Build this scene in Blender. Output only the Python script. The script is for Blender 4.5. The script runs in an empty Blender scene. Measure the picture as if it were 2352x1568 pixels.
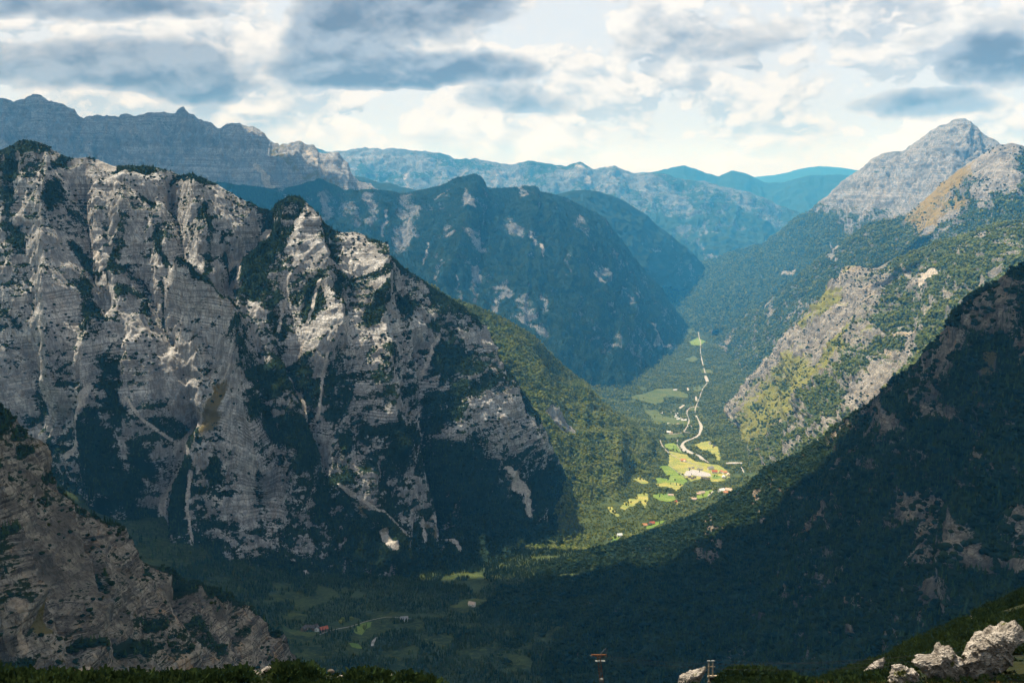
import bpy, bmesh, math, random
import numpy as np
random.seed(7); RNG = np.random.default_rng(11)
S = bpy.context.scene
COL = S.collection
R = math.radians

# ------------------------------------------------------------------ camera
CAMZ = 1700.0
PITCH = R(9.2)
FPX, CX, CY = 2352 * 35 / 36, 1176.0, 784.0          # reference picture plane 2352 x 1568
cam_d = bpy.data.cameras.new('camera'); cam_d.lens = 35; cam_d.sensor_width = 36
cam_d.clip_start = 0.5; cam_d.clip_end = 150000
cam = bpy.data.objects.new('camera', cam_d); COL.objects.link(cam)
cam.location = (0, 0, CAMZ); cam.rotation_euler = (R(90) - PITCH, 0, 0)
S.camera = cam

# ------------------------------------------------------------------ light and exposure
SUN_AZ, SUN_EL = R(-44), R(56)        # azimuth measured from +Y (view direction), negative = to the left
SUN = np.array([math.sin(SUN_AZ) * math.cos(SUN_EL), math.cos(SUN_AZ) * math.cos(SUN_EL), math.sin(SUN_EL)])
sun_d = bpy.data.lights.new('sun', 'SUN'); sun_d.energy = 5.0; sun_d.angle = R(0.53); sun_d.color = (1.0, 0.93, 0.80)
sun = bpy.data.objects.new('sun', sun_d); COL.objects.link(sun)
sun.rotation_euler = (R(90) - SUN_EL, 0, -SUN_AZ + R(180))
sun.location = (0, 0, 6000)
S.view_settings.view_transform = 'Standard'; S.view_settings.look = 'None'
S.view_settings.exposure = 0.98; S.view_settings.gamma = 1.0
S.render.engine = 'CYCLES'
cy = S.cycles
cy.max_bounces = 4; cy.diffuse_bounces = 2; cy.volume_bounces = 0; cy.transparent_max_bounces = 8
cy.use_denoising = True
cy.use_adaptive_sampling = True; cy.adaptive_threshold = 0.02
cy.sample_clamp_indirect = 4.0

# ------------------------------------------------------------------ node helper
class G:
    def __init__(s, tree): s.t = tree; s.n = tree.nodes; s.l = tree.links
    def node(s, typ, **kw):
        nd = s.n.new(typ)
        for k, v in kw.items(): setattr(nd, k, v)
        return nd
    def put(s, sock, v):
        if v is None: return
        if isinstance(v, bpy.types.NodeSocket): s.l.new(v, sock)
        else:
            if isinstance(v, (tuple, list)) and len(v) == 3 and sock.type == 'RGBA': v = (*v, 1)
            sock.default_value = v
    def m(s, op, a, b=None, c=None, clamp=False):
        nd = s.node('ShaderNodeMath', operation=op, use_clamp=clamp)
        for i, v in enumerate((a, b, c)): s.put(nd.inputs[i], v)
        return nd.outputs[0]
    def add(s, a, b): return s.m('ADD', a, b)
    def sub(s, a, b): return s.m('SUBTRACT', a, b)
    def mul(s, a, b): return s.m('MULTIPLY', a, b)
    def v(s, op, a, b=None):
        nd = s.node('ShaderNodeVectorMath', operation=op)
        s.put(nd.inputs[0], a)
        if b is not None: s.put(nd.inputs[1], b)
        return nd.outputs['Value'] if op in ('LENGTH', 'DOT_PRODUCT') else nd.outputs[0]
    def scale(s, a, k):
        nd = s.node('ShaderNodeVectorMath', operation='SCALE'); s.put(nd.inputs[0], a); s.put(nd.inputs['Scale'], k)
        return nd.outputs[0]
    def noise(s, vec, scale=1.0, detail=4.0, rough=0.55, dist=0.0, dims='3D', w=None, out=0):
        nd = s.node('ShaderNodeTexNoise', noise_dimensions=dims)
        if vec is not None: s.put(nd.inputs['Vector'], vec)
        if w is not None: s.put(nd.inputs['W'], w)
        nd.inputs['Scale'].default_value = scale; nd.inputs['Detail'].default_value = detail
        nd.inputs['Roughness'].default_value = rough; nd.inputs['Distortion'].default_value = dist
        return nd.outputs[out]
    def voro(s, vec, scale, detail=2.0, smooth=0.6):
        nd = s.node('ShaderNodeTexVoronoi', feature='SMOOTH_F1'); s.put(nd.inputs['Vector'], vec)
        nd.inputs['Scale'].default_value = scale; nd.inputs['Detail'].default_value = detail
        nd.inputs['Smoothness'].default_value = smooth
        nd.normalize = True
        return nd.outputs['Distance']
    def ss(s, x, a, b, lo=0.0, hi=1.0):
        nd = s.node('ShaderNodeMapRange', interpolation_type='SMOOTHSTEP')
        s.put(nd.inputs[0], x); s.put(nd.inputs[1], a); s.put(nd.inputs[2], b); s.put(nd.inputs[3], lo); s.put(nd.inputs[4], hi)
        return nd.outputs[0]
    def mix(s, f, a, b, mode='MIX'):
        nd = s.node('ShaderNodeMix', data_type='RGBA', blend_type=mode, clamp_factor=True)
        s.put(nd.inputs[0], f); s.put(nd.inputs[6], a); s.put(nd.inputs[7], b)
        return nd.outputs[2]
    def attr(s, name):
        nd = s.node('ShaderNodeAttribute', attribute_name=name); return nd.outputs['Fac']
    def comb(s, x, y, z):
        nd = s.node('ShaderNodeCombineXYZ')
        for i, v in enumerate((x, y, z)): s.put(nd.inputs[i], v)
        return nd.outputs[0]
    def sep(s, vec):
        nd = s.node('ShaderNodeSeparateXYZ'); s.put(nd.inputs[0], vec); return nd.outputs

def pixdir(px, py):
    a = (px - CX) / FPX; b = (CY - py) / FPX
    return np.array([a, b * math.sin(PITCH) + math.cos(PITCH), b * math.cos(PITCH) - math.sin(PITCH)])

# ------------------------------------------------------------------ world: blue sky behind broken cumulus
world = bpy.data.worlds.new('World'); S.world = world; world.use_nodes = True
world.cycles.sampling_method = 'MANUAL'; world.cycles.sample_map_resolution = 256
world.node_tree.nodes.clear(); g = G(world.node_tree)
sky = g.node('ShaderNodeTexSky', sky_type='NISHITA'); sky.sun_disc = False
sky.sun_elevation = SUN_EL; sky.sun_rotation = SUN_AZ % (2 * math.pi); sky.altitude = 1500
d = g.v('NORMALIZE', g.node('ShaderNodeTexCoord').outputs['Generated'])
dx, dy, dz = g.sep(d)
cvec = g.comb(dx, dy, g.mul(dz, 1.7))
# swirl the space so that no cloud keeps a plain outline
wa = g.sep(g.noise(cvec, 7.0, 4.0, 0.6, out=1))
az = g.add(g.m('ARCTAN2', dx, dy), g.mul(g.sub(wa[0], 0.5), 0.085))
elr = g.m('ARCSINE', dz)
el = g.add(elr, g.mul(g.sub(wa[1], 0.5), 0.045))
cvw = g.v('ADD', cvec, g.scale(g.comb(g.sub(wa[0], 0.5), g.sub(wa[1], 0.5), g.sub(wa[2], 0.5)), 0.05))
def puff(vec, sc, det=7.0):
    """heaped cumulus: broad noise with rounded bulges"""
    a = g.noise(vec, sc, det, 0.56)
    b = g.m('ABSOLUTE', g.sub(g.noise(vec, sc * 2.6, 3.0, 0.5), 0.5))
    return g.add(a, g.mul(g.sub(b, 0.09), 0.5))
UP = (-0.010, 0.0, 0.030)
n0 = puff(cvw, 6.0); n0u = puff(g.v('ADD', cvw, UP), 6.0, 4.0)
v2 = g.v('ADD', cvw, (3.7, 1.9, 0.4))
m0 = puff(v2, 10.0); m0u = puff(g.v('ADD', v2, (-0.006, 0.0, 0.018)), 10.0, 4.0)
rel0 = g.sub(n0, n0u); rel1 = g.sub(m0, m0u)
BL = [(150, 155, 330, 62, 1.0), (430, 190, 190, 46, 0.85), (60, 5, 340, 40, 1.0), (400, 12, 120, 24, 0.6),
      (775, 110, 130, 110, 1.25), (930, 30, 250, 95, 1.05), (900, 165, 250, 50, 1.2), (1140, 165, 120, 42, 0.95), (1190, 228, 170, 44, 0.8),
      (1760, 105, 340, 72, 0.62), (1900, 135, 200, 56, 0.6), (1480, 50, 260, 56, 0.36), (2100, 245, 170, 38, 0.95), (1960, 215, 60, 30, 0.35), (2310, 145, 120, 74, 1.0), (2330, 50, 90, 56, 0.6),
      (1570, 275, 90, 30, 0.42), (1250, 100, 160, 40, 0.30), (980, 255, 70, 24, 0.35), (640, 270, 120, 18, 0.35), (300, 250, 200, 16, 0.30)]
blob = None
for bx, by, hw, hh, wt in BL:
    q = pixdir(bx, by); q /= np.linalg.norm(q)
    ba, be = math.atan2(q[0], q[1]), math.asin(q[2])
    ex = g.mul(g.sub(az, ba), FPX / hw); ey = g.mul(g.sub(el, be), FPX / hh)
    ey = g.m('MULTIPLY', ey, g.ss(ey, -0.1, 0.1, 1.5, 1.0))         # flat bases
    r2 = g.add(g.mul(ex, ex), g.mul(ey, ey))
    bb = g.mul(g.m('MAXIMUM', g.sub(1.0, g.mul(r2, 0.42)), 0.0), wt)
    blob = bb if blob is None else g.m('SMOOTH_MAX', blob, bb, 0.12)
big = g.noise(cvec, 2.1, 2.0, 0.5)
inview = g.mul(g.ss(dy, 0.70, 0.80), g.ss(g.m('ABSOLUTE', g.m('ARCTAN2', dx, dy)), 0.75, 0.55))
elsewhere = g.mul(g.sub(1.0, inview), g.ss(big, 0.42, 0.62))
dens = g.add(g.m('MAXIMUM', blob, elsewhere), g.mul(g.sub(n0, 0.52), 1.5))
# back layer: pale veil over blue, then two heaps of white cumulus, then the grey masses
skyc = g.mix(0.92, sky.outputs[0], (7.0, 7.5, 8.1))
veil = g.mix(g.ss(m0, 0.36, 0.52), skyc, (7.0, 7.4, 7.9))
w1 = g.ss(m0, 0.45, 0.485); s1 = g.m('ADD', 0.52, g.mul(rel1, 7.5), clamp=True)
c0 = g.mix(w1, veil, g.mix(s1, (5.0, 5.6, 6.4), (8.3, 8.2, 8.05)))
w2 = g.ss(n0, 0.48, 0.52); s2 = g.m('ADD', 0.50, g.mul(rel0, 6.5), clamp=True)
c0 = g.mix(w2, c0, g.mix(s2, (4.2, 4.8, 5.7), (8.6, 8.5, 8.3)))
horiz = g.ss(elr, R(3.6), R(0.2))
c0 = g.mix(g.mul(horiz, 0.8), c0, (8.7, 8.5, 8.9))
dark = g.ss(dens, 0.38, 0.50)
core = g.ss(dens, 0.40, 0.86)
s3 = g.m('ADD', 0.40, g.add(g.mul(rel0, 4.5), g.mul(rel1, 3.5)), clamp=True)
grey = g.mix(core, g.mix(s3, (4.4, 5.0, 5.9), (8.3, 8.2, 8.0)), g.mix(s3, (1.6, 2.1, 2.9), (3.6, 4.2, 5.1)))
c1 = g.mix(dark, c0, grey)
bg = g.node('ShaderNodeBackground'); g.put(bg.inputs[0], c1); bg.inputs[1].default_value = 0.060
wo = g.node('ShaderNodeOutputWorld'); g.l.new(bg.outputs[0], wo.inputs[0])

# ------------------------------------------------------------------ numpy noise
_T = 1 << 16
_P = RNG.permutation(_T).astype(np.int64); _V = RNG.random(_T).astype(np.float32)
def _fade(t): return t * t * t * (t * (t * 6 - 15) + 10)
def n1d(x, seed=0):
    i = np.floor(x).astype(np.int64); f = _fade((x - i).astype(np.float32))
    a = _V[(_P[i & 65535] + seed * 131) & 65535]; b = _V[(_P[(i + 1) & 65535] + seed * 131) & 65535]
    return a + (b - a) * f
def n2(x, y, seed=0):
    ix = np.floor(x).astype(np.int64); iy = np.floor(y).astype(np.int64)
    fx = _fade((x - ix).astype(np.float32)); fy = _fade((y - iy).astype(np.float32))
    h0 = _P[(iy + seed * 57) & 65535]; h1 = _P[(iy + 1 + seed * 57) & 65535]
    v00 = _V[_P[(ix + h0) & 65535]]; v10 = _V[_P[(ix + 1 + h0) & 65535]]
    v01 = _V[_P[(ix + h1) & 65535]]; v11 = _V[_P[(ix + 1 + h1) & 65535]]
    a = v00 + (v10 - v00) * fx; b = v01 + (v11 - v01) * fx
    return a + (b - a) * fy
def n3(x, y, z, seed=0):
    iz = np.floor(z).astype(np.int64); fz = _fade((z - iz).astype(np.float32))
    # decorrelated slices blended
    ix = np.floor(x).astype(np.int64); iy = np.floor(y).astype(np.int64)
    fx = _fade((x - ix).astype(np.float32)); fy = _fade((y - iy).astype(np.float32))
    out = 0
    for k in (0, 1):
        hz = _P[(iz + k + seed * 57) & 65535]
        h0 = _P[(iy + hz) & 65535]; h1 = _P[(iy + 1 + hz) & 65535]
        v00 = _V[_P[(ix + h0) & 65535]]; v10 = _V[_P[(ix + 1 + h0) & 65535]]
        v01 = _V[_P[(ix + h1) & 65535]]; v11 = _V[_P[(ix + 1 + h1) & 65535]]
        a = v00 + (v10 - v00) * fx; b = v01 + (v11 - v01) * fx
        s = a + (b - a) * fy
        out = out + s * ((1 - fz) if k == 0 else fz)
    return out
def fbm2(x, y, oct=4, seed=0, gain=0.5):
    s = 0; a = 1; t = 0
    for o in range(oct):
        s = s + a * (n2(x * 2 ** o + 17.3 * o, y * 2 ** o - 9.1 * o, seed + o) * 2 - 1); t += a; a *= gain
    return s / t
def fbm3(x, y, z, oct=4, seed=0, gain=0.5):
    s = 0; a = 1; t = 0
    for o in range(oct):
        k = 2.03 ** o
        s = s + a * (n3(x * k + 17.3 * o, y * k - 9.1 * o, z * k + 3.7 * o, seed + o) * 2 - 1); t += a; a *= gain
    return s / t
def ridged2(x, y, oct=4, seed=0, gain=0.5):
    s = 0; a = 1; t = 0
    for o in range(oct):
        s = s + a * (1 - np.abs(n2(x * 2 ** o + 5.3 * o, y * 2 ** o * 0.8 - 9.1 * o, seed + o) * 2 - 1)); t += a; a *= gain
    return s / t
def sstep(x, a, b):
    t = np.clip((x - a) / (b - a), 0, 1); return t * t * (3 - 2 * t)

# ------------------------------------------------------------------ projection helpers
cp, sp = math.cos(PITCH), math.sin(PITCH)
def P(px, py, Y):
    px, py, Y = (np.asarray(v, float) for v in (px, py, Y))
    a = (px - CX) / FPX; b = (CY - py) / FPX
    dyy = b * sp + cp; t = Y / dyy
    return np.stack([a * t, Y + 0 * t, CAMZ + t * (b * cp - sp)], -1)
def proj(p):
    x, y, z = p[..., 0], p[..., 1], p[..., 2] - CAMZ
    dep = y * cp - z * sp; up = y * sp + z * cp
    dep = np.maximum(dep, 1.0)
    return CX + FPX * x / dep, CY - FPX * up / dep

def far(Y):
    """first depth estimates of the far valley, stretched to the distances its haze asks for"""
    Y = np.asarray(Y, float); t = np.clip((Y - 2000) / 3000, 0, 1)
    return Y * (1 + 0.5 * t * t * (3 - 2 * t))

# ------------------------------------------------------------------ object helpers
def link(o, parent=None):
    COL.objects.link(o)
    if parent is not None: o.parent = parent
    return o
def tag(o, label=None, cat=None, group=None, kind=None):
    for k, v in (('label', label), ('category', cat), ('group', group), ('kind', kind)):
        if v is not None: o[k] = v
    return o
def grid_mesh(name, V, attrs=None, mat=None):
    nv, nu, _ = V.shape
    me = bpy.data.meshes.new(name)
    me.vertices.add(nv * nu); me.vertices.foreach_set('co', V.reshape(-1).astype(np.float32))
    idx = np.arange(nv * nu).reshape(nv, nu)
    q = np.stack([idx[:-1, :-1], idx[1:, :-1], idx[1:, 1:], idx[:-1, 1:]], -1).reshape(-1, 4)
    me.loops.add(q.size); me.loops.foreach_set('vertex_index', q.reshape(-1).astype(np.int32))
    me.polygons.add(len(q)); me.polygons.foreach_set('loop_start', np.arange(0, q.size, 4, dtype=np.int32))
    me.polygons.foreach_set('use_smooth', np.ones(len(q), bool))
    for k, v in (attrs or {}).items():
        at = me.attributes.new(k, 'FLOAT', 'POINT'); at.data.foreach_set('value', np.asarray(v, np.float32).reshape(-1))
    me.update(calc_edges=True)
    if mat: me.materials.append(mat)
    return me
def py_mesh(name, verts, faces, mat=None, smooth=False):
    me = bpy.data.meshes.new(name); me.from_pydata([tuple(map(float, v)) for v in verts], [], faces)
    me.update()
    if mat: me.materials.append(mat)
    if smooth: me.polygons.foreach_set('use_smooth', np.ones(len(me.polygons), bool))
    return me
def obj(name, me, parent=None): return link(bpy.data.objects.new(name, me), parent)

# ------------------------------------------------------------------ materials
def new_mat(name):
    m = bpy.data.materials.new(name); m.use_nodes = True; m.node_tree.nodes.clear()
    gg = G(m.node_tree); return m, gg
def finish(m, gg, col, rough=0.95, bump=None, bdist=1.0, bstr=0.6, spec=0.08):
    b = gg.node('ShaderNodeBsdfPrincipled'); gg.put(b.inputs['Base Color'], col)
    gg.put(b.inputs['Roughness'], rough); b.inputs['Specular IOR Level'].default_value = spec
    if bump is not None:
        bn = gg.node('ShaderNodeBump'); gg.put(bn.inputs['Height'], bump); bn.inputs['Distance'].default_value = bdist
        bn.inputs['Strength'].default_value = bstr; gg.l.new(bn.outputs[0], b.inputs['Normal'])
    o = gg.node('ShaderNodeOutputMaterial'); gg.l.new(b.outputs[0], o.inputs[0]); return m
def mat_plain(name, col, var=0.25, scale=2.0, rough=0.9):
    m, gg = new_mat(name)
    pos = gg.node('ShaderNodeNewGeometry').outputs['Position']
    n = gg.noise(pos, scale, 5.0, 0.6)
    lo = tuple(c * (1 - var) for c in col); hi = tuple(min(1, c * (1 + var)) for c in col)
    return finish(m, gg, gg.mix(gg.ss(n, 0.3, 0.7), lo, hi), rough)
def mat_mountain(name, sc=1.0, rock=((0.20, 0.195, 0.19), (0.40, 0.39, 0.37)), ochre=0.35, ochcol=(0.42, 0.27, 0.14), strata=0.6, veg=((0.010, 0.020, 0.008), (0.028, 0.042, 0.014)),
                 grass=(0.15, 0.125, 0.042), scree_and_sunrim=(0.50, 0.44, 0.36), speck=0.5, layer=9.0):
    m, gg = new_mat(name)
    pos = gg.node('ShaderNodeNewGeometry').outputs['Position']
    zz = gg.attr('zz')
    nb = gg.noise(pos, 1 / (150 * sc), 3, 0.55)
    nm = gg.noise(pos, 1 / (34 * sc), 8, 0.66)
    nf = gg.noise(gg.v('MULTIPLY', pos, (1, 1, 2.2)), 1 / (7.0 * sc), 4, 0.65)
    st = gg.noise(gg.v('MULTIPLY', pos, (1, 1, 0.10)), 1 / (12 * sc), 5, 0.65)
    zw = gg.add(zz, gg.mul(gg.sub(nm, 0.5), 7.0 * sc))                              # beds wander and pinch out
    la = gg.noise(None, 1.0, 3, 0.65, dims='1D', w=gg.mul(zw, 1 / (layer * sc)))
    lb = gg.noise(None, 1.0, 2, 0.6, dims='1D', w=gg.mul(zw, 1 / (4.3 * layer * sc)))
    col = gg.mix(gg.ss(gg.add(gg.mul(nm, 0.6), gg.mul(nf, 0.4)), 0.38, 0.62), rock[0], rock[1])
    col = gg.mix(gg.mul(gg.ss(lb, 0.42, 0.60), 0.35), col, tuple(min(1, c * 1.15) for c in rock[1]))
    brk = gg.ss(gg.add(gg.mul(st, 0.4), gg.add(gg.mul(nb, 0.45), gg.mul(nf, 0.45))), 0.57, 0.72)      # beds show in some places only
    lm = gg.mul(gg.ss(gg.m('ABSOLUTE', gg.sub(la, 0.5)), 0.075, 0.02), brk)
    col = gg.mix(gg.mul(lm, strata), col, tuple(c * 0.22 for c in rock[0]))
    ck = gg.noise(gg.v('MULTIPLY', pos, (1, 1, 0.28)), 1 / (14 * sc), 4, 0.62)
    ckm = gg.ss(gg.m('ABSOLUTE', gg.sub(ck, 0.5)), 0.045, 0.005)
    col = gg.mix(gg.mul(ckm, 0.55), col, tuple(c * 0.30 for c in rock[0]))
    col = gg.mix(gg.mul(gg.ss(gg.add(nb, gg.mul(gg.sub(nm, .5), .5)), 0.54, 0.38), 0.55), col, tuple(c * 0.6 for c in rock[0]))
    oc = gg.mul(gg.ss(gg.add(gg.mul(nb, 0.5), gg.mul(st, 0.5)), 0.55, 0.66), ochre)
    col = gg.mix(oc, col, ochcol)
    col = gg.mix(gg.mul(gg.ss(st, 0.50, 0.36), 0.50), col, tuple(c * 0.45 for c in rock[0]))
    sr = gg.ss(gg.add(gg.attr('scree_and_sunrim'), gg.mul(gg.sub(nm, 0.5), 1.5)), 0.34, 0.70)
    col = gg.mix(gg.mul(sr, 0.85), col, gg.mix(gg.ss(gg.add(gg.mul(nf, .6), gg.mul(st, .4)), .40, .60), tuple(c * 0.5 for c in scree_and_sunrim), scree_and_sunrim))
    gr = gg.ss(gg.add(gg.attr('grass'), gg.mul(gg.sub(nm, 0.5), 2.6)), 0.35, 0.75)
    col = gg.mix(gr, col, gg.mix(nm, tuple(c * 0.55 for c in grass), tuple(c * 1.25 for c in grass)))
    va = gg.attr('veg')
    vm = gg.ss(gg.add(gg.add(va, gg.mul(gg.sub(st, 0.5), 0.5)), gg.add(gg.mul(gg.sub(nf, 0.5), 1.1), gg.add(gg.mul(gg.sub(nm, 0.5), 0.9), gg.mul(lm, 0.20 * speck)))), 0.47, 0.55)
    vc = gg.mix(nm, veg[0], veg[1])
    col = gg.mix(vm, col, vc)
    h = gg.sub(gg.add(nm, gg.add(gg.mul(nf, 0.35), gg.mul(st, 0.35))), gg.mul(gg.m('MAXIMUM', ckm, lm), 0.16))
    return finish(m, gg, col, 0.97, h, 9.0 * sc, 0.75, 0.03)

# ------------------------------------------------------------------ lofted mountains
def resample(row, n):
    a = np.array(row, float)
    d_ = np.r_[0, np.cumsum(np.hypot(np.diff(a[:, 0]), np.diff(a[:, 1])))]
    s = np.linspace(0, d_[-1], n)
    return np.stack([np.interp(s, d_, a[:, k]) for k in range(3)], 1)
def smooth1(a, w):
    if w < 1: return a
    k = np.hanning(2 * w + 3)[1:-1]; k /= k.sum()
    pad = np.concatenate([np.repeat(a[:1], w, 0), a, np.repeat(a[-1:], w, 0)])
    return np.stack([np.convolve(pad[:, i], k, 'valid') for i in range(a.shape[1])], 1)
def capsule(px, py, pts):
    """soft distance (1 on the stroke, 0 at its radius) to a stroke of (x, y, r) points"""
    best = np.zeros(px.shape, np.float32)
    if len(pts) == 1: pts = [pts[0], pts[0]]
    for (x0, y0, r0), (x1, y1, r1) in zip(pts[:-1], pts[1:]):
        lx, ly = x1 - x0, y1 - y0; L = lx * lx + ly * ly
        t = np.clip(((px - x0) * lx + (py - y0) * ly) / L, 0, 1) if L > 0 else 0 * px
        dd = np.hypot(px - x0 - t * lx, py - y0 - t * ly); r = r0 + (r1 - r0) * t
        best = np.maximum(best, 1 - dd / (2.0 * r))
    return np.clip(best, 0, 1)
def stroke(*c, r=None):
    """stroke('x,y x,y', r) -> list of points"""
    out = []
    for tkn in c[0].split():
        q = [float(v) for v in tkn.split(',')]
        out.append((q[0], q[1], q[2] if len(q) > 2 else c[1]))
    return out
LOFTS = {}
def loft(name, rows, nu, nv, back=(900, 900), sag=0.05, gully=(30, 130, 5.0), fb=(14, 120), fine=(3, 22), strata=(4, 12), dip=(0.02, 0.0),
         crest_jag=6.0, crest_amp=0.25, veg0=0.4, vegn=0.35, vslope=0.5, nz0=0.5, vegz=None, gveg=0.0, strokes=(), mat=None, label=None, seed=0, nback=26, backz=-200, warp_px=6.0):
    rr = [resample(r, nu) for r in rows]
    W = max(1, nu // 140)
    pos = []
    for k, r in enumerate(rr):
        q = r.copy()
        if k == 0: q[:, 2] = smooth1(q[:, 2:3], 4 * W)[:, 0]
        else: q = smooth1(q, 6 * W)
        pos.append(P(q[:, 0], q[:, 1], far(q[:, 2])))
    A = np.stack(pos)                                     # K, nu, 3
    K = len(A); t = np.linspace(0, 1, nv)
    if K == 2:
        gz = t + sag * np.sin(np.pi * t)
        F = A[0][None] + (A[1] - A[0])[None] * t[:, None, None]
        F[..., 2] = A[0][None, :, 2] + (A[1] - A[0])[None, :, 2] * gz[:, None]
    else:
        dl = np.r_[0, np.cumsum([np.linalg.norm(A[k + 1] - A[k], axis=1).mean() for k in range(K - 1)])]; dl /= dl[-1]
        seg = np.clip(np.searchsorted(dl, t, 'right') - 1, 0, K - 2); f = (t - dl[seg]) / (dl[seg + 1] - dl[seg])
        Pm = lambda k: A[np.clip(k, 0, K - 1)]
        p0, p1, p2, p3 = Pm(seg - 1), Pm(seg), Pm(seg + 1), Pm(seg + 2)
        f = f[:, None, None]
        F = 0.5 * (2 * p1 + (p2 - p0) * f + (2 * p0 - 5 * p1 + 4 * p2 - p3) * f * f + (3 * p1 - p0 - 3 * p2 + p3) * f ** 3)
    # coordinates along and down the face
    du = np.linalg.norm(np.diff(F, axis=1), axis=2).mean(0); s = np.r_[0, np.cumsum(du)][None, :] * np.ones((nv, 1))
    dv = np.linalg.norm(np.diff(F, axis=0), axis=2); T = np.concatenate([np.zeros((1, nu)), np.cumsum(dv, 0)], 0)
    def normals(F):
        N = np.cross(np.gradient(F, axis=0), np.gradient(F, axis=1)); N /= np.linalg.norm(N, axis=2, keepdims=True) + 1e-9
        return N
    N = normals(F)
    if (N[..., 2].mean()) < 0: N = -N
    x, y, z = F[..., 0], F[..., 1], F[..., 2]
    ppx, ppy = proj(F)
    scn = fb[1]
    w1 = fbm3(x / scn, y / scn, z / scn, 3, seed + 1); w2 = fbm3(x / scn + 31, y / scn, z / scn, 3, seed + 5)
    wpx = ppx + w1 * warp_px * 3.5 + fbm3(x / (scn * .3), y / (scn * .3), z / (scn * .5), 4, seed + 9) * warp_px * 2.2; wpy = ppy + w2 * warp_px * 3.5 + fbm3(x / (scn * .3) + 50, y / (scn * .3), z / (scn * .5), 4, seed + 12) * warp_px * 2.2
    # gullies run down the face, fine ones at the top joining lower down
    ga, gl, ge = gully
    gs = s / gl + 0.35 * w1 + 0.10 * w2
    rg = ridged2(gs, T / (gl * ge) + 0.3 * w2, 4, seed + 20, 0.52)
    rg2 = ridged2(gs * 2.7 + 9, T / (gl * ge * 0.6), 3, seed + 27, 0.5)
    disp = ga * (rg - 0.62) * 1.7 + ga * 0.35 * (rg2 - 0.6)
    disp = disp + fb[0] * fbm3(x / scn, y / scn, z / scn * 0.8, 5, seed + 33, 0.5)
    disp = disp + 0.6 * fb[0] * (np.abs(fbm3(x / (scn * .42), y / (scn * .42), z / (scn * .7), 3, seed + 47, 0.5)) * -2.6 + 0.5)
    disp = disp + fine[0] * fbm3(x / fine[1], y / fine[1], z / fine[1], 4, seed + 50, 0.55)
    veg = np.full(x.shape, veg0, np.float32); scree_and_sunrim = np.zeros_like(veg); grs = np.zeros_like(veg)
    hold = np.zeros_like(veg)
    for kind, pts, amt in strokes:
        wk = 0.25 if kind == 'rel' else 0.45 if kind == 'scree_and_sunrim' else 1.0
        c = capsule(ppx + (wpx - ppx) * wk, ppy + (wpy - ppy) * wk, pts).astype(np.float32)
        if kind == 'rel': disp = disp + amt * (0.6 * c + 0.4 * c * c); continue      # sharp ribs and V-shaped gullies
        k = sstep(c, 0.05, 0.80) if kind != 'scree_and_sunrim' else sstep(c, 0.25, 0.6)
        if kind == 'veg': veg = veg + (0.82 - veg) * k * amt; hold = np.maximum(hold, k * 0.3)
        elif kind == 'rock': veg = veg + (0.12 - veg) * k * amt; scree_and_sunrim *= 1 - k * amt; grs *= 1 - k * amt; hold = np.maximum(hold, k * 0.3)
        elif kind == 'scree_and_sunrim': scree_and_sunrim = np.maximum(scree_and_sunrim, k * amt); veg = veg * (1 - k * amt); grs *= 1 - k
        elif kind == 'grass': grs = np.maximum(grs, k * amt); veg = veg * (1 - 0.55 * k * amt)
    sa, sl = strata
    zd = z + N[..., 2] * disp
    zz = zd + dip[0] * x + dip[1] * y + 0.6 * sl * w1 + 0.3 * sl * w2
    smask = sstep(fbm3(x / 260, y / 260, z / 160, 3, seed + 44), -0.45, 0.25)
    lay = 0.8 * (n1d(zz / sl, seed + 3) - 0.5) + 0.12 * (n1d(zz / (sl * 0.45), seed + 4) - 0.5) + 1.1 * (n1d(zz / (sl * 3.7), seed + 5) - 0.5) + 1.0 * (n1d((zz + 0.25 * x) / (sl * 1.9), seed + 6) - 0.5) * sstep(w2, -.1, .4)
    disp = disp + sa * 2 * lay * (0.25 + 0.75 * smask)
    fade = crest_amp + (1 - crest_amp) * sstep(t, 0.0, 0.10)[:, None]
    V = F + N * (disp * fade)[..., None]; zz = zz + V[..., 2] - zd
    jag = fbm2(s[0] / (crest_jag * 9), 0 * s[0] + 3, 5, seed + 70, 0.6) * crest_jag
    V[..., 2] += jag[None, :] * np.exp(-t * 40)[:, None]
    N2 = normals(V); N2 = np.where((N2[..., 2:3] < 0), -N2, N2)
    # vegetation clings to gentle ground and avoids steep rock
    vn = fbm3(x / (scn * 0.9), y / (scn * 0.9), z / (scn * 1.4), 4, seed + 60, 0.55)
    veg = veg + (1 - hold) * (vegn * vn * 1.3 + gveg * (0.62 - rg)) + (1 - hold * 0.6) * vslope * (np.clip(N2[..., 2], 0, 1) - nz0)
    if vegz: veg = veg + vegz[2] * sstep(-z, -vegz[0], -vegz[1])
    veg = np.clip(veg - scree_and_sunrim, -0.2, 1.2)
    # far side of the ridge
    tb = np.linspace(1, 0, nback, endpoint=False)[:, None]
    B = np.repeat(V[:1], nback, 0).copy()
    B[..., 1] += tb * back[0]; B[..., 0] += tb * 0.15 * back[0]
    B[..., 2] -= (tb ** 0.85) * np.minimum(back[1], np.maximum(60, V[0, :, 2] - backz))[None]
    B += np.random.default_rng(seed).normal(0, 1, B.shape) * np.minimum(tb * 8, 2.0)[..., None]
    VV = np.concatenate([B, V], 0)
    cat = lambda a: np.concatenate([np.repeat(a[:1], nback, 0), a], 0)
    zb = np.concatenate([B[..., 2], zz], 0)
    me = grid_mesh(name, VV, dict(veg=cat(veg), scree_and_sunrim=cat(scree_and_sunrim), grass=cat(grs), zz=zb), mat)
    o = obj(name, me); tag(o, label, None, None, 'structure')
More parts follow.
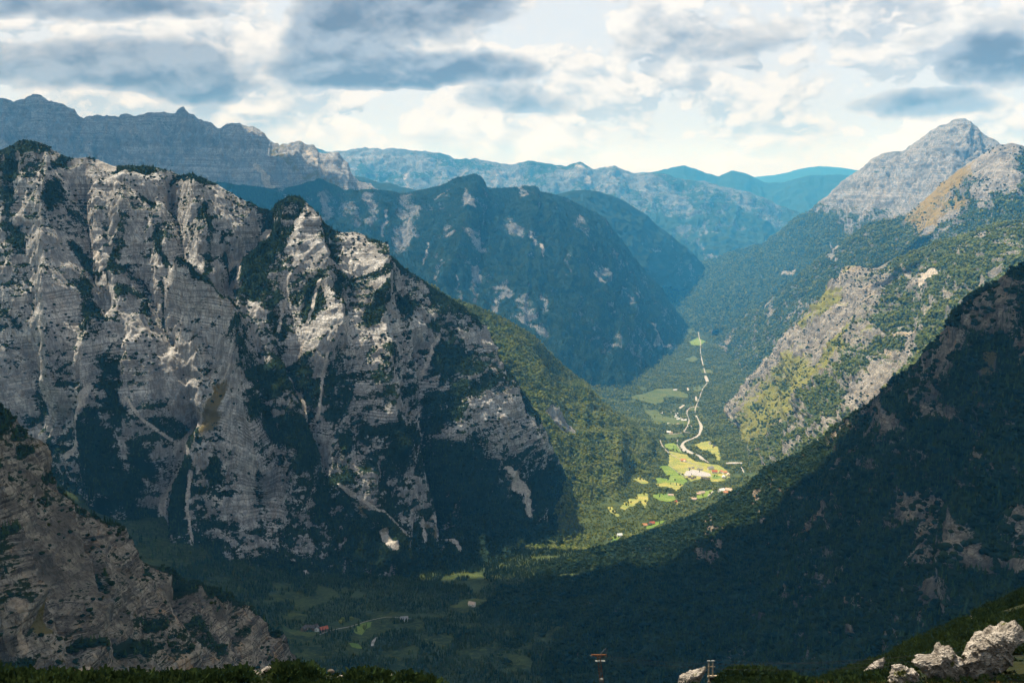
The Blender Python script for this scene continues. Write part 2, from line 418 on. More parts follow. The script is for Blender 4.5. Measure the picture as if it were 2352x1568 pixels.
    LOFTS[name + str(seed)] = dict(V=V, veg=veg, scree_and_sunrim=scree_and_sunrim, grass=grs, N=N2)
    return LOFTS[name + str(seed)]

def pts3(txt, y0, y1=None):
    """'x,y x,y ...' plus depths: linear from y0 to y1 unless a token carries its own third number"""
    tk = [[float(v) for v in q.split(',')] for q in txt.split()]
    known = [(i, q[2]) for i, q in enumerate(tk) if len(q) > 2]
    n = len(tk)
    if not known: known = [(0, y0), (n - 1, y1 if y1 is not None else y0)]
    xs = np.cumsum([0] + [math.hypot(tk[i + 1][0] - tk[i][0], tk[i + 1][1] - tk[i][1]) for i in range(n - 1)])
    Y = np.interp(xs, [xs[i] for i, _ in known], [v for _, v in known])
    return [(q[0], q[1], yy) for q, yy in zip(tk, Y)]

# ------------------------------------------------------------------ ground and valley floor
AX_Y = np.array([200, 900, 1500, 1800, 2430, 3300, 4375, 6900, 8500, 11000, 14000.])
AX_D = np.array([600, 760, 830, 850, 950, 1000, 1050, 1100, 1140, 1180, 1200.])
AX_X = np.array([-260, -250, -230, -220, 130, 640, 735, 1340, 1575, 1900, 2200.])
_k = far(AX_Y) / AX_Y; AX_Y, AX_D, AX_X = AX_Y * _k, AX_D * _k, AX_X * _k
_yy = np.linspace(0, 21000, 2101)
_sm = lambda a: np.convolve(np.pad(np.interp(_yy, AX_Y, a), 30, 'edge'), np.hanning(63)[1:-1] / np.hanning(63)[1:-1].sum(), 'valid')
_axd, _axx = _sm(AX_D), _sm(AX_X)
def floor_z(x, y):
    za = CAMZ - np.interp(y, _yy, _axd); xa = np.interp(y, _yy, _axx)
    c = np.abs(x - xa) / 300.0
    return za + np.minimum(c * c * 16, 40 + c * 60) + 5 * fbm2(x / 300, y / 300, 2, 91)
def floorhit(px, py):
    q = pixdir(px, py); lo, hi = 300.0, 20500.0
    def gap(Y):
        t = Y / q[1]; return CAMZ + t * q[2] - float(floor_z(np.array([q[0] * t]), np.array([Y]))[0])
    ys = np.linspace(lo, hi, 400); t = ys / q[1]
    gp = CAMZ + t * q[2] - floor_z(q[0] * t, ys)
    k = np.argmax(gp < 0) if (gp < 0).any() else len(ys) - 1
    a, b = ys[max(0, k - 1)], ys[k]
    for _ in range(24):
        mid = (a + b) / 2
        if gap(mid) < 0: b = mid
        else: a = mid
    t = b / q[1]; return np.array([q[0] * t, b, CAMZ + t * q[2]])

m_ground, gg = new_mat('lowland'); pos = gg.node('ShaderNodeNewGeometry').outputs['Position']
finish(m_ground, gg, gg.mix(gg.ss(gg.noise(pos, 0.0006, 6), .4, .6), (0.022, 0.036, 0.012), (0.05, 0.07, 0.025)))
gx = np.linspace(-40000, 40000, 41); gy = np.linspace(-8000, 46000, 41)
XX, YY = np.meshgrid(gx, gy); GV = np.stack([XX, YY, np.full_like(XX, -260.0)], -1)
tag(obj('ground', grid_mesh('ground', GV, None, m_ground)), kind='structure')

m_floor, gg = new_mat('valley_floor'); pos = gg.node('ShaderNodeNewGeometry').outputs['Position']
nn = gg.noise(pos, 1 / 60, 7, 0.6); nq = gg.noise(pos, 1 / 9, 5, 0.6)
cf = gg.mix(gg.ss(nn, .35, .65), (0.018, 0.03, 0.008), (0.05, 0.065, 0.018)); cf = gg.mix(gg.ss(nq, .45, .7), cf, (0.07, 0.085, 0.02))
finish(m_floor, gg, cf, 0.95, nq, 3.0)
fx = np.linspace(-3000, 6000, 320); fy = np.r_[np.linspace(500, 7500, 460), np.linspace(7530, 20500, 170)]
XX, YY = np.meshgrid(fx, fy); ZZ = floor_z(XX, YY) + 1.2 * fbm2(XX / 40, YY / 40, 3, 5) - 1.2
tag(obj('valley_floor', grid_mesh('valley_floor', np.stack([XX, YY, ZZ], -1), None, m_floor)), 'wooded valley floor between the mountains', kind='structure')

# ------------------------------------------------------------------ mountains, far to near
st = stroke
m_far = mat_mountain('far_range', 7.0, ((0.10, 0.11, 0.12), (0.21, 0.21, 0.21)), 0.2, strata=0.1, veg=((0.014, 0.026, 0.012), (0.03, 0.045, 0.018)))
loft('distant_hills', [pts3('1500,420,26244 1650,412 1730,408 1790,400 1850,386 1885,381 1950,388 2010,398 2100,420 2250,440,26244', 0),
                       pts3('1500,560,20412 2250,560,20412', 0)], 160, 40, (4000, 900), gully=(90, 900, 4), fb=(60, 800), fine=(10, 100), strata=(0, 60), crest_jag=20,
     veg0=0.7, mat=m_far, label='faint blue hills on the horizon between the peaks', seed=10)
loft('hill_ridge', [pts3('1380,420,18648 1460,398 1500,396 1540,386 1572,380 1600,388 1625,398 1652,405 1682,392 1715,400 1755,418 1800,420 1860,402 1930,400 2000,410 2100,440 2250,470,18648', 0),
                    pts3('1380,620,14616 2250,640,14616', 0)], 220, 70, (3000, 900), gully=(120, 700, 4), fb=(60, 600), fine=(10, 90), strata=(0, 60), crest_jag=14,
     veg0=0.72, mat=m_far, label='hazy blue wooded ridges far down the valley', seed=11)
loft('hazy_range', [pts3('560,395,14681 640,360 700,330 745,346 790,346 840,337 880,345 920,339 960,346 1010,351 1040,361 1090,362 1130,373 1170,378 1215,369 1260,376 1300,383 1332,373 1362,386 1412,381 1450,394 1500,396 1550,404 1600,415 1660,427 1720,442 1780,464 1840,490 1900,530 1960,580,14137', 0),
                    pts3('560,620,10657 1200,640,10657 1560,650,10657 1700,620,11201 1900,640,11418 1960,640,11962', 0)], 420, 150, (2500, 1100), gully=(150, 520, 4), fb=(90, 520), fine=(16, 80), strata=(10, 60), crest_jag=16,
     veg0=0.38, vegn=0.4, vegz=(1400, 500, 0.35), nz0=0.6,
     strokes=[('rock', st('1300,400 1340,400 1480,410 1490,440', 16), 1), ('rock', st('800,350 900,360 960,380', 20), .8), ('scree_and_sunrim', st('1620,520 1600,560 1650,600', 3), .3), ('scree_and_sunrim', st('1330,380 1350,420', 6), .5), ('scree_and_sunrim', st('930,390 935,440', 5), .5)],
     mat=m_far, label='pale hazy mountain range across the far end of the valley', seed=12)
m_e = mat_mountain('wooded_far', 3.0, veg=((0.010, 0.020, 0.009), (0.022, 0.034, 0.014)))
loft('foothill', [pts3('620,420,9604 760,400,9604 830,405 880,418 960,436 1050,450 1150,455 1260,452,9004 1310,438 1345,435 1380,440 1425,456 1480,490 1540,540 1580,570 1612,602 1640,640,9504', 0),
                  pts3('620,560,7503 1000,600,7503 1260,640,7503 1450,660,7803 1530,655,8604 1600,665,9004', 0)], 300, 120, (1500, 900), gully=(60, 330, 4), fb=(40, 300), fine=(12, 50), strata=(3, 40), crest_jag=5,
     veg0=0.9, mat=m_e, label='dark blue wooded mountain behind the cliff-topped one', seed=13)

m_a = mat_mountain('rocky_range', 2.2, ((0.20, 0.20, 0.205), (0.37, 0.365, 0.36)), 0.15, strata=0.6, layer=12)
loft('rocky_range', [pts3('-260,260,6800 -120,215 -60,240 0,228 30,233 55,222 75,213 95,220 112,233 135,240 160,248 180,262 192,272 215,261 250,268 285,257 312,263 345,254 380,257 402,254 415,246 430,257 470,276 500,288 545,285 590,297 620,316 642,334 666,330 690,322 715,331 732,349 755,352 776,352 795,376 820,406 858,434 900,460 960,500,6600', 0),
                     pts3('-260,560,5600 300,600,5500 700,620,5400 960,620,5800', 0)], 480, 170, (1600, 1200), sag=0.0, gully=(110, 180, 7), fb=(26, 200), fine=(8, 40), strata=(6, 26), crest_jag=26, crest_amp=0.4,
     veg0=0.12, vegn=0.2, vegz=(1300, 900, 0.45), nz0=0.55,
     strokes=[('scree_and_sunrim', st('582,380,3 600,405,4 625,432,9', 4), 1), ('scree_and_sunrim', st('705,350 740,395', 4), .8), ('grass', st('640,345 690,400 760,420', 9), .6)], mat=m_a, label='grey rocky range with jagged crest behind the big cliff', seed=14)

m_i = mat_mountain('great_peak', 2.0, ((0.13, 0.135, 0.14), (0.31, 0.305, 0.30)), 0.3, (0.36, 0.28, 0.20), strata=0.35, layer=14, veg=((0.013, 0.026, 0.010), (0.03, 0.045, 0.016)), speck=0.6)
LI = loft('great_peak', [pts3('1480,690,10500 1520,652,10300 1560,625 1605,603 1680,576 1750,560 1790,531 1840,490 1880,466 1902,449 1932,414 1962,394 1990,376 2030,351 2070,345 2100,326 2140,298 2170,286 2193,273 2215,271 2230,284 2250,304 2290,320 2330,345 2400,380 2560,440,7000', 0),
                    pts3('1480,720,9000 1600,770,7200 1800,740,6600 2100,640,6100 2560,640,5900', 0)], 480, 230, (1800, 1200), sag=0.02, gully=(95, 190, 8), fb=(30, 230), fine=(6, 40), strata=(6, 30), crest_jag=9, crest_amp=0.35,
     veg0=0.15, vegn=0.25, vegz=(1600, 900, 0.65), nz0=0.6, gveg=0.15,
     strokes=[('veg', st('1560,650 1700,620 1800,580', 60), .9), ('veg', st('1800,560 1870,520', 30), .8), ('rock', st('2200,300 2120,400 2020,490', 55), 1), ('rock', st('1950,450 1900,480', 12), .6),
              ('rock', st('1740,640 1790,620', 8), .9), ('rock', st('1620,685 1690,660', 9), .8), ('rock', st('1830,590 1850,610', 8), .9), ('scree_and_sunrim', st('1800,635 1820,620', 4), .6),
              ('rel', st('2200,280 2150,360 2060,440 1980,520', 22), 60), ('rel', st('2140,310 2040,400 1950,480', 14), -50)],
     mat=m_i, label='tall pale limestone peak lit by sun above the valley', seed=15)

m_j = mat_mountain('grassy_peak', 1.6, ((0.14, 0.135, 0.13), (0.32, 0.305, 0.28)), 0.3, strata=0.2, grass=(0.22, 0.165, 0.06), veg=((0.012, 0.026, 0.008), (0.032, 0.05, 0.014)))
LJ = loft('grassy_peak', [pts3('1600,830,7000 1640,775,6900 1680,742 1740,708 1800,660 1880,592 1950,546 2000,511 2080,496,5900 2118,462 2160,421 2200,391 2240,366 2268,346 2298,331 2325,328 2352,336,5300 2420,370 2560,420,5200', 0),
                    pts3('1600,870,6000 1700,880,5200 1900,760,4800 2200,660,4400 2560,650,4000', 0)], 360, 180, (1500, 1100), sag=0.02, gully=(36, 200, 5), fb=(26, 190), fine=(7, 32), strata=(3, 20), crest_jag=7, crest_amp=0.3,
     veg0=0.62, vegn=0.25, nz0=0.6,
     strokes=[('rock', st('2325,335 2260,380 2330,410', 26), 1), ('rock', st('2340,400 2250,450', 18), .8), ('grass', st('2215,400 2150,450 2110,490', 22), 1), ('grass', st('2200,470 2150,500 2110,520', 14), .8),
              ('rock', st('2130,530 2180,500', 9), .7), ('rock', st('1900,590 1920,575', 7), .8), ('grass', st('1760,690 1820,740 1860,700', 14), .45), ('grass', st('1690,780 1640,830', 9), .5)],
     mat=m_j, label='second peak with ochre grass slope and forest below', seed=16)

m_d = mat_mountain('cliff_topped_mountain', 2.0, ((0.12, 0.125, 0.13), (0.26, 0.26, 0.255)), 0.15, strata=0.3, veg=((0.009, 0.019, 0.009), (0.02, 0.033, 0.013)))
dr = []
for s_, r_ in [('946,455 939,516 918,575', 14), ('738,462 750,490', 10), ('795,480 810,510', 13), ('860,460 850,500', 11), ('1018,440 1014,460', 5), ('1072,450 1075,485', 6), ('1191,432 1195,450', 4), ('1160,505 1192,530', 8),
               ('1085,550 1100,560', 10), ('1026,530 1030,545', 8), ('1015,624 1018,665', 5), ('1100,620 1090,690', 5), ('1162,653 1134,710', 7), ('1198,696 1235,748', 13), ('1324,505 1345,545', 6), ('1375,625 1380,640', 7),
               ('700,520 720,560', 10), ('1060,640 1064,700', 3), ('1250,690 1262,720', 5), ('1300,600 1310,625', 4), ('1440,660 1450,690', 4), ('1400,780 1412,800', 5), ('650,440 640,450', 8)]:
    dr.append(('rock', st(s_, r_ * 1.25), .72))
for s_ in ('982,563 972,620', '1220,527 1249,590', '890,480 880,540', '1490,750 1512,782 1535,800'): dr.append(('scree_and_sunrim', st(s_, 2.2), .45))
dr += [('rel', st('1090,410 1060,560 1000,700', 30), 70), ('rel', st('1235,440 1300,560 1420,760', 30), 70), ('rel', st('935,440 920,560', 16), -50), ('rel', st('1160,450 1180,600', 26), -60), ('rel', st('1345,520 1430,640 1500,760', 20), 40)]
LD = loft('cliff_topped_mountain', [pts3('380,440,5300 500,418 560,426 620,432 660,431 690,425 712,415 736,411 765,422 792,436 850,432 920,441 960,435 1010,425 1040,412 1062,405 1090,401 1104,408 1112,420 1116,431 1150,430 1182,428 1228,427 1236,432 1239,441 1290,450 1340,475 1390,500 1420,540 1450,580 1480,620 1520,662 1545,700 1570,735 1600,775,7600', 0),
                       pts3('380,1000,4200 900,1000,4200 1250,960,4300 1450,925,4700 1540,880,5500 1600,820,6700', 0)], 480, 240, (1100, 1100), sag=0.03, gully=(46, 240, 5), fb=(30, 220), fine=(8, 34), strata=(3, 22), crest_jag=5, crest_amp=0.25,
     veg0=0.76, vegn=0.36, nz0=0.55, strokes=dr, mat=m_d, label='blue forested mountain with cliffs and a knobbed summit', seed=17)

m_k = mat_mountain('buttress_mountain', 1.3, ((0.14, 0.13, 0.115), (0.34, 0.315, 0.27)), 0.45, (0.46, 0.33, 0.16), strata=0.45, grass=(0.17, 0.17, 0.045), veg=((0.03, 0.05, 0.012), (0.07, 0.09, 0.022)))
LK = loft('buttress_mountain', [pts3('1610,1040,4200 1650,1000,4300 1690,945,4500 1702,900,4700 1742,850,4800 1780,800,4900 1805,758,4800 1832,733,4600 1880,690,4450 1930,651,4350 1970,631,4250 2020,611 2080,581 2150,556 2210,541 2260,521 2300,515 2352,510,3900 2440,500 2560,480,3700', 0),
                    pts3('1610,1045,4150 1660,1075,3600 1710,1110,3300 1800,1180,2900 2000,1100,2700 2250,960,2600 2560,900,2500', 0)], 440, 320, (900, 900), sag=0.04, gully=(42, 150, 6), fb=(24, 170), fine=(7, 26), strata=(4, 13), crest_jag=5, crest_amp=0.3,
     veg0=0.56, vegn=0.42, nz0=0.6,
     strokes=[('rock', st('1990,645 1930,750 1850,800', 38), 1), ('rock', st('2015,650 1990,720', 20), .9), ('grass', st('1975,633 1900,680 1850,725', 8), 1), ('grass', st('1935,690 1880,760', 8), .8), ('rock', st('1820,780 1800,800', 12), .9),
              ('rock', st('1840,800 1760,880 1700,945', 26), .8), ('grass', st('1850,850 1780,930 1720,1010', 22), .9), ('grass', st('2000,740 1900,830 1800,950', 16), .8), ('rock', st('2012,720 1960,790', 9), .7),
              ('grass', st('1900,850 1800,960', 14), .6), ('rock', st('2063,752 2090,760', 13), .9), ('rock', st('2080,790 2020,830 1960,900', 22), .85), ('rock', st('2070,610 2085,635', 8), .9), ('scree_and_sunrim', st('2115,640 2150,628', 6), 1),
              ('rock', st('2240,535 2255,530', 6), .9), ('rock', st('2200,570 2190,590', 6), .5), ('rock', st('1705,920 1695,950', 8), .8),
              ('rel', st('1985,633 1930,690 1880,760 1800,850 1700,960', 24), 105), ('rel', st('2030,690 1940,800 1830,930', 22), 60), ('rel', st('1960,720 1880,830', 12), -40), ('rel', st('2100,680 2050,800 1950,950', 30), -70)],
     mat=m_k, label='sunlit buttress mountain of pale rock, grass and forest', seed=18)

m_c = mat_mountain('wooded_spur', 1.2, ((0.22, 0.215, 0.20), (0.36, 0.35, 0.32)), 0.2, strata=0.3, veg=((0.03, 0.05, 0.012), (0.07, 0.09, 0.022)))
LC = loft('wooded_spur', [pts3('860,590,3450 960,640 1040,684,3450 1110,709 1180,744 1250,786 1300,840 1340,880 1380,921 1440,961 1490,992 1530,1040,3750 1545,1062,3700', 0),
                    pts3('860,1250,2750 1150,1270,2620 1300,1250,2680 1420,1180,2950 1500,1110,3300 1545,1066,3650', 0)], 300, 220, (700, 700), sag=0.06, gully=(26, 150, 5), fb=(18, 150), fine=(4, 24), strata=(1, 13), crest_jag=4, crest_amp=0.3,
     veg0=0.95, vegn=0.15, nz0=0.5,
     strokes=[('rock', st('1255,945 1300,975 1330,985', 16), .95), ('rock', st('1150,830 1165,850', 7), .6), ('rel', st('1260,800 1330,960', 22), -40), ('rel', st('1340,890 1400,1000 1420,1100', 18), 35)],
     mat=m_c, label='sunlit wooded spur sloping to the valley meadows', seed=19)

m_b = mat_mountain('limestone_wall', 1.0, ((0.26, 0.25, 0.235), (0.63, 0.61, 0.575)), 0.25, (0.46, 0.33, 0.22), strata=0.7, layer=8.0, veg=((0.010, 0.021, 0.010), (0.024, 0.040, 0.016)), grass=(0.16, 0.13, 0.06), scree_and_sunrim=(0.60, 0.55, 0.48))
bs = []
for s_, r_ in [('55,330 85,330', 8), ('20,345 10,480 40,560', 16), ('150,362 130,400', 10), ('265,395 345,392', 9), ('400,402 520,434 610,480', 5), ('335,450 355,460', 7), ('135,447 115,512', 10), ('165,555 210,600', 10), ('185,630 190,750', 12),
               ('280,525 240,610', 13), ('232,615 232,630', 6), ('345,530 375,610', 6), ('262,668 300,655', 11), ('318,690 322,700', 9), ('355,640 360,700', 4), ('418,660 500,720 540,760', 6), ('478,550 478,655', 9), ('455,515 450,525', 6), ('530,575 505,665', 9),
               ('660,478 612,520 580,600 590,650', 28), ('738,575 745,600', 20), ('700,480 760,525', 12), ('860,563 932,606 983,642', 9), ('712,588 749,570', 14), ('875,642 940,707', 17), ('993,649 1018,685', 9), ('990,746 992,750', 10), ('713,689 705,750', 14),
               ('770,678 763,768', 16), ('857,707 839,760', 13), ('1030,700 1145,822 1230,960', 11), ('687,843 720,925', 19), ('777,843 767,940', 23), ('875,830 880,850', 18), ('918,915 975,932', 16), ('1026,806 1036,860', 14), ('1018,904 1090,907 1108,932', 15), ('1018,965 1020,980', 13),
               ('932,1012 975,1004', 16), ('892,1004 892,1076 918,1087', 20), ('795,1015 800,1030', 11), ('694,986 694,1076', 20), ('741,1150 745,1180', 14), ('1137,896 1150,905', 7), ('69,847 69,948', 14), ('267,847 276,962', 15), ('221,1000 225,1090 276,1123', 32), ('313,1040 316,1070', 20),
               ('560,800 575,870 644,893', 24), ('598,962 667,1008', 26), ('414,1077 391,1215', 18), ('483,1060 485,1085', 16), ('110,1026 112,1036', 10), ('322,1180 322,1240', 24), ('460,1260 470,1280', 18), ('620,700 640,760 650,830', 14), ('560,690 600,730', 8),
               ('1050,1090 1120,1180 1200,1240', 50), ('1240,1100 1295,1150', 34), ('1000,1310 1220,1280', 46), ('850,1240 960,1330', 36), ('1215,1040 1260,1100', 14), ('640,1390 800,1380 960,1380', 30), ('560,1360 700,1400', 22)]:
    bs.append(('veg', st(s_, r_), 1))
for s_, r_ in [('685,515 665,585', 9), ('813,552 813,606', 20), ('730,624 857,642', 10), ('983,714 950,760', 18), ('857,800 870,810', 18), ('839,696 850,690', 8), ('1072,790 1080,810', 16), ('1110,950 1150,1010 1220,1040', 34), ('1036,986 1050,1000', 15), ('975,788 990,896 982,968 1000,1048', 7),
               ('838,788 838,878', 4), ('230,560 220,620', 5), ('60,700 140,720 210,860', 28), ('330,770 400,800 420,900', 34), ('600,720 570,690', 12), ('560,1040 560,1200', 18), ('820,1060 840,1150', 18), ('850,960 870,980', 10), ('640,1120 620,1240', 18), ('740,1010 760,1080', 10), ('960,1110 980,1150', 14)]:
    bs.append(('rock', st(s_, r_), .9))
for s_, r_ in [('1152,1076,2 1190,1115,7 1215,1170,11', 8), ('658,806 676,860 709,950', 3), ('745,835 730,954', 3), ('1011,770 997,835', 3), ('777,1112 875,1192 936,1238', 3), ('970,1184 975,1246', 4), ('993,1188 1054,1264', 3),
               ('414,939 400,1031 350,1132 350,1270', 6), ('295,916 331,962 382,999', 3), ('529,856 423,966', 4), ('433,1077 428,1169 437,1252', 3), ('529,1335 532,1340', 6), ('600,1342 640,1344', 6), ('700,1320 725,1345', 6), ('212,545 222,590', 6), ('610,505 560,560 535,580', 4), ('230,902 207,985 152,1045', 5),  # last stroke on this line paints a sunlit ridge rim pale
               ('660,640 640,760', 3), ('225,372 260,388', 8), ('870,1230 890,1290', 5), ('560,560 548,620', 3), ('720,690 690,800', 3)]:
    bs.append(('scree_and_sunrim', st(s_, r_ * .9), .9))
bs.append(('grass', st('510,900 470,960', 22), .9)); bs.append(('grass', st('830,1150 870,1230', 12), .6)); bs.append(('grass', st('990,1200 1030,1280', 14), .6))
for s_, r_, a_ in [('100,340 120,600 140,900', 30, 50), ('180,420 200,600 230,720', 20, -45), ('300,400 290,560', 26, 35), ('395,400 420,600', 18, -40), ('440,420 470,560', 20, 40), ('660,470 720,640 760,800', 36, 60), ('610,500 540,580 520,680', 18, -50),
                   ('420,660 540,765 560,900 600,1100', 26, 70), ('300,560 400,800 414,940', 34, -55), ('414,939 400,1031 350,1132 350,1290', 22, -50), ('230,740 210,985 250,1150', 26, 55), ('860,560 850,800 900,1050', 30, 50), ('975,788 990,896 1000,1060 1040,1200', 20, -50),
                   ('1060,720 1120,900 1200,1060', 34, 55), ('658,806 709,950 760,1080', 18, -40), ('640,860 690,1060 700,1250', 28, 35), ('840,1100 900,1300', 30, 30), ('60,800 60,1000', 30, -30)]:
    bs.append(('rel', st(s_, r_), a_ * 1.5))
LB = loft('limestone_wall', [pts3('-220,420,2720 -120,370 -60,350 0,345,2750 40,327 60,324 78,330 120,350 170,362 200,360 228,366 262,384 280,382 330,380 395,389 420,401 470,410 520,435 560,459 600,478 622,484 640,471 680,467,2790 705,480 730,500 770,530 810,533 830,538 880,575 940,620 1000,660 1040,690 1080,740 1120,790 1170,850 1210,910 1240,960 1270,1020 1300,1090 1322,1140,3000', 0),
                       pts3('-220,760,2450 60,780,2430 250,760,2430 450,760,2430 640,800,2440 800,850,2470 950,920,2530 1080,980,2600 1180,1060,2680 1240,1110,2760 1290,1160,2840', 0),
                       pts3('-220,1200,2230 100,1220,2200 300,1240,2190 500,1230,2190 700,1250,2200 850,1260,2240 1000,1260,2320 1120,1240,2420 1220,1220,2540 1290,1215,2640', 0),
                       pts3('-220,1500,1960 100,1500,1950 300,1480,1950 500,1450,1960 700,1440,1990 880,1440,2050 1050,1420,2130 1180,1370,2250 1270,1320,2400 1300,1290,2480', 0)], 720, 560, (800, 900), gully=(30, 110, 7), fb=(18, 130), fine=(5.0, 18), strata=(3.4, 13), dip=(0.02, 0.0), crest_jag=6, crest_amp=0.2,
     veg0=0.41, vegn=0.44, vslope=0.65, nz0=0.56, gveg=0.15, vegz=(1250, 750, 0.30), strokes=bs, mat=m_b, label='huge grey limestone wall with bedding ledges and dark pine patches', seed=20, warp_px=5.0)

m_l = mat_mountain('forest_slope', 0.8, ((0.10, 0.085, 0.064), (0.34, 0.285, 0.21)), 0.75, (0.36, 0.20, 0.09), strata=0.5, veg=((0.009, 0.017, 0.006), (0.022, 0.034, 0.010)), grass=(0.13, 0.10, 0.03), speck=0.3)
ls = []
for s_, r_ in [('2305,675 2271,730', 22), ('2199,780 2165,862', 20), ('2137,915 2150,925', 20), ('2055,970 2065,985', 11), ('1964,1030 1930,1064', 10), ('2242,1025 2261,1088', 19), ('2089,1169 2103,1256', 32), ('2223,1250 2240,1290', 26), ('1800,1131 1850,1131', 4), ('1745,1165 1750,1185', 7),
               ('1637,1205 1642,1270', 6), ('1615,1285 1640,1278', 8), ('2350,1190 2340,1290', 22), ('2300,940 2330,980', 12), ('2110,1360 2180,1330', 18), ('1965,1385 2000,1370', 9), ('1950,1440 1945,1470', 8), ('2330,780 2345,800', 14), ('1350,1400 1365,1390', 7), ('1226,1480 1230,1485', 4), ('2040,1075 2050,1090', 6), ('1880,1190 1890,1200', 5)]:
    ls.append(('rock', st(s_, r_ * 1.3), .70))
ls += [('grass', st('2280,800 2213,910', 7), .9), ('grass', st('1640,1220 1520,1330', 6), .25), ('scree_and_sunrim', st('2230,1110 2215,1150', 2.5), .8), ('scree_and_sunrim', st('2165,1203 2170,1285', 4), .9), ('scree_and_sunrim', st('2205,1000 2225,985', 3), .6)]
for s_, r_, a_ in [('2250,690 2150,850 2050,1000 1950,1150', 40, 35), ('2330,760 2200,1000 2050,1250', 34, -35), ('2000,920 1850,1100 1700,1300', 40, -28), ('1800,1080 1650,1250 1450,1420', 40, 25), ('2350,900 2250,1150 2200,1350', 30, 30)]:
    ls.append(('rel', st(s_, r_), a_))
LL = loft('forest_slope', [pts3('1060,1400,2080 1130,1352,2180 1200,1320,2280 1270,1291,2350 1350,1262 1440,1236 1540,1202,2620 1620,1171 1700,1131,2640 1760,1091 1800,1061,2500 1850,1021 1900,990 1950,946 2000,911,2150 2050,871 2100,841 2150,801,1950 2200,741 2240,700 2270,661 2310,626 2352,604,1650 2440,560 2560,500,1500', 0),
                     pts3('1060,1440,1900 1150,1400,1950 1300,1400,1900 1500,1370,1850 1700,1330,1750 1900,1260,1600 2100,1150,1420 2300,1060,1250 2560,960,1120', 0),
                     pts3('960,1640,1500 1200,1640,1420 1500,1640,1250 1800,1640,1080 2100,1620,900 2350,1560,760 2560,1500,680', 0)], 560, 440, (700, 800), gully=(16, 110, 6), fb=(15, 110), fine=(4.5, 18), strata=(1.6, 9), crest_jag=6, crest_amp=0.35,
     veg0=0.79, vegn=0.42, vslope=0.45, nz0=0.6, strokes=ls, mat=m_l, label='dark forested slope with rock outcrops falling to the valley', seed=21)

m_m = mat_mountain('near_cliff', 0.55, ((0.10, 0.081, 0.060), (0.34, 0.285, 0.215)), 0.5, (0.46, 0.27, 0.13), strata=0.95, layer=10.0, veg=((0.009, 0.015, 0.005), (0.024, 0.032, 0.009)), grass=(0.13, 0.10, 0.03), scree_and_sunrim=(0.50, 0.38, 0.26), speck=0.4)
ms = []
for s_, r_ in [('10,925 20,955', 16), ('276,1215 414,1330 575,1399 640,1450', 12), ('92,1090 95,1110', 10), ('41,1025 45,1040', 7), ('46,1491 92,1514', 18), ('322,1307 350,1335', 10), ('460,1422 506,1482', 16), ('138,1165 150,1190', 6), ('285,1454 330,1480', 8), ('20,1545 120,1550', 20), ('420,1500 430,1520', 9),
               ('110,1060 200,1180', 5), ('184,1459 230,1500', 6)]:
    ms.append(('veg', st(s_, r_), 1))
ms += [('scree_and_sunrim', st('184,1270 200,1310', 6), .8), ('scree_and_sunrim', st('222,1390 275,1440', 4), .9), ('scree_and_sunrim', st('20,1390 90,1470', 5), .5), ('scree_and_sunrim', st('170,1540 215,1550', 5), .9), ('scree_and_sunrim', st('460,1540 490,1560', 6), .7), ('grass', st('80,1400 110,1440', 9), .8)]
for s_, r_, a_ in [('0,1132 60,1238 133,1367 184,1480', 16, -26), ('184,1224 221,1367 300,1480', 15, -22), ('60,1020 130,1200 220,1420', 20, 16), ('260,1230 330,1380 420,1540', 20, 14), ('414,1340 430,1440 470,1560', 14, -16), ('0,1250 60,1400', 20, 18), ('540,1400 560,1500', 14, -10), ('0,1440 120,1530', 16, -18)]:
    ms.append(('rel', st(s_, r_), a_))
LM = loft('near_cliff', [pts3('-260,640,640 -120,800,680 0,920,730 20,935 40,962 60,1000 80,1040 130,1110 180,1160 210,1180 260,1210 290,1228 310,1250 330,1285 345,1296 400,1311 460,1341 520,1366 580,1401 630,1441 650,1448 668,1490 690,1530,930 715,1600 750,1680,960', 0),
                     pts3('-260,1300,520 -100,1350,530 100,1420,570 250,1480,620 400,1530,680 520,1580,740 620,1650,800 700,1720,850', 0),
                     pts3('-260,1800,400 -100,1800,410 100,1800,450 300,1800,520 450,1820,580 600,1840,660 700,1860,720', 0)], 440, 420, (500, 700), gully=(7, 52, 7), fb=(5, 60), fine=(1.0, 7), strata=(3.4, 6), dip=(0.03, 0.0), crest_jag=5, crest_amp=0.4,
     veg0=0.28, vegn=0.34, vslope=0.5, nz0=0.55, strokes=ms, mat=m_m, label='near shaded cliff of thin limestone beds on the left', seed=22)

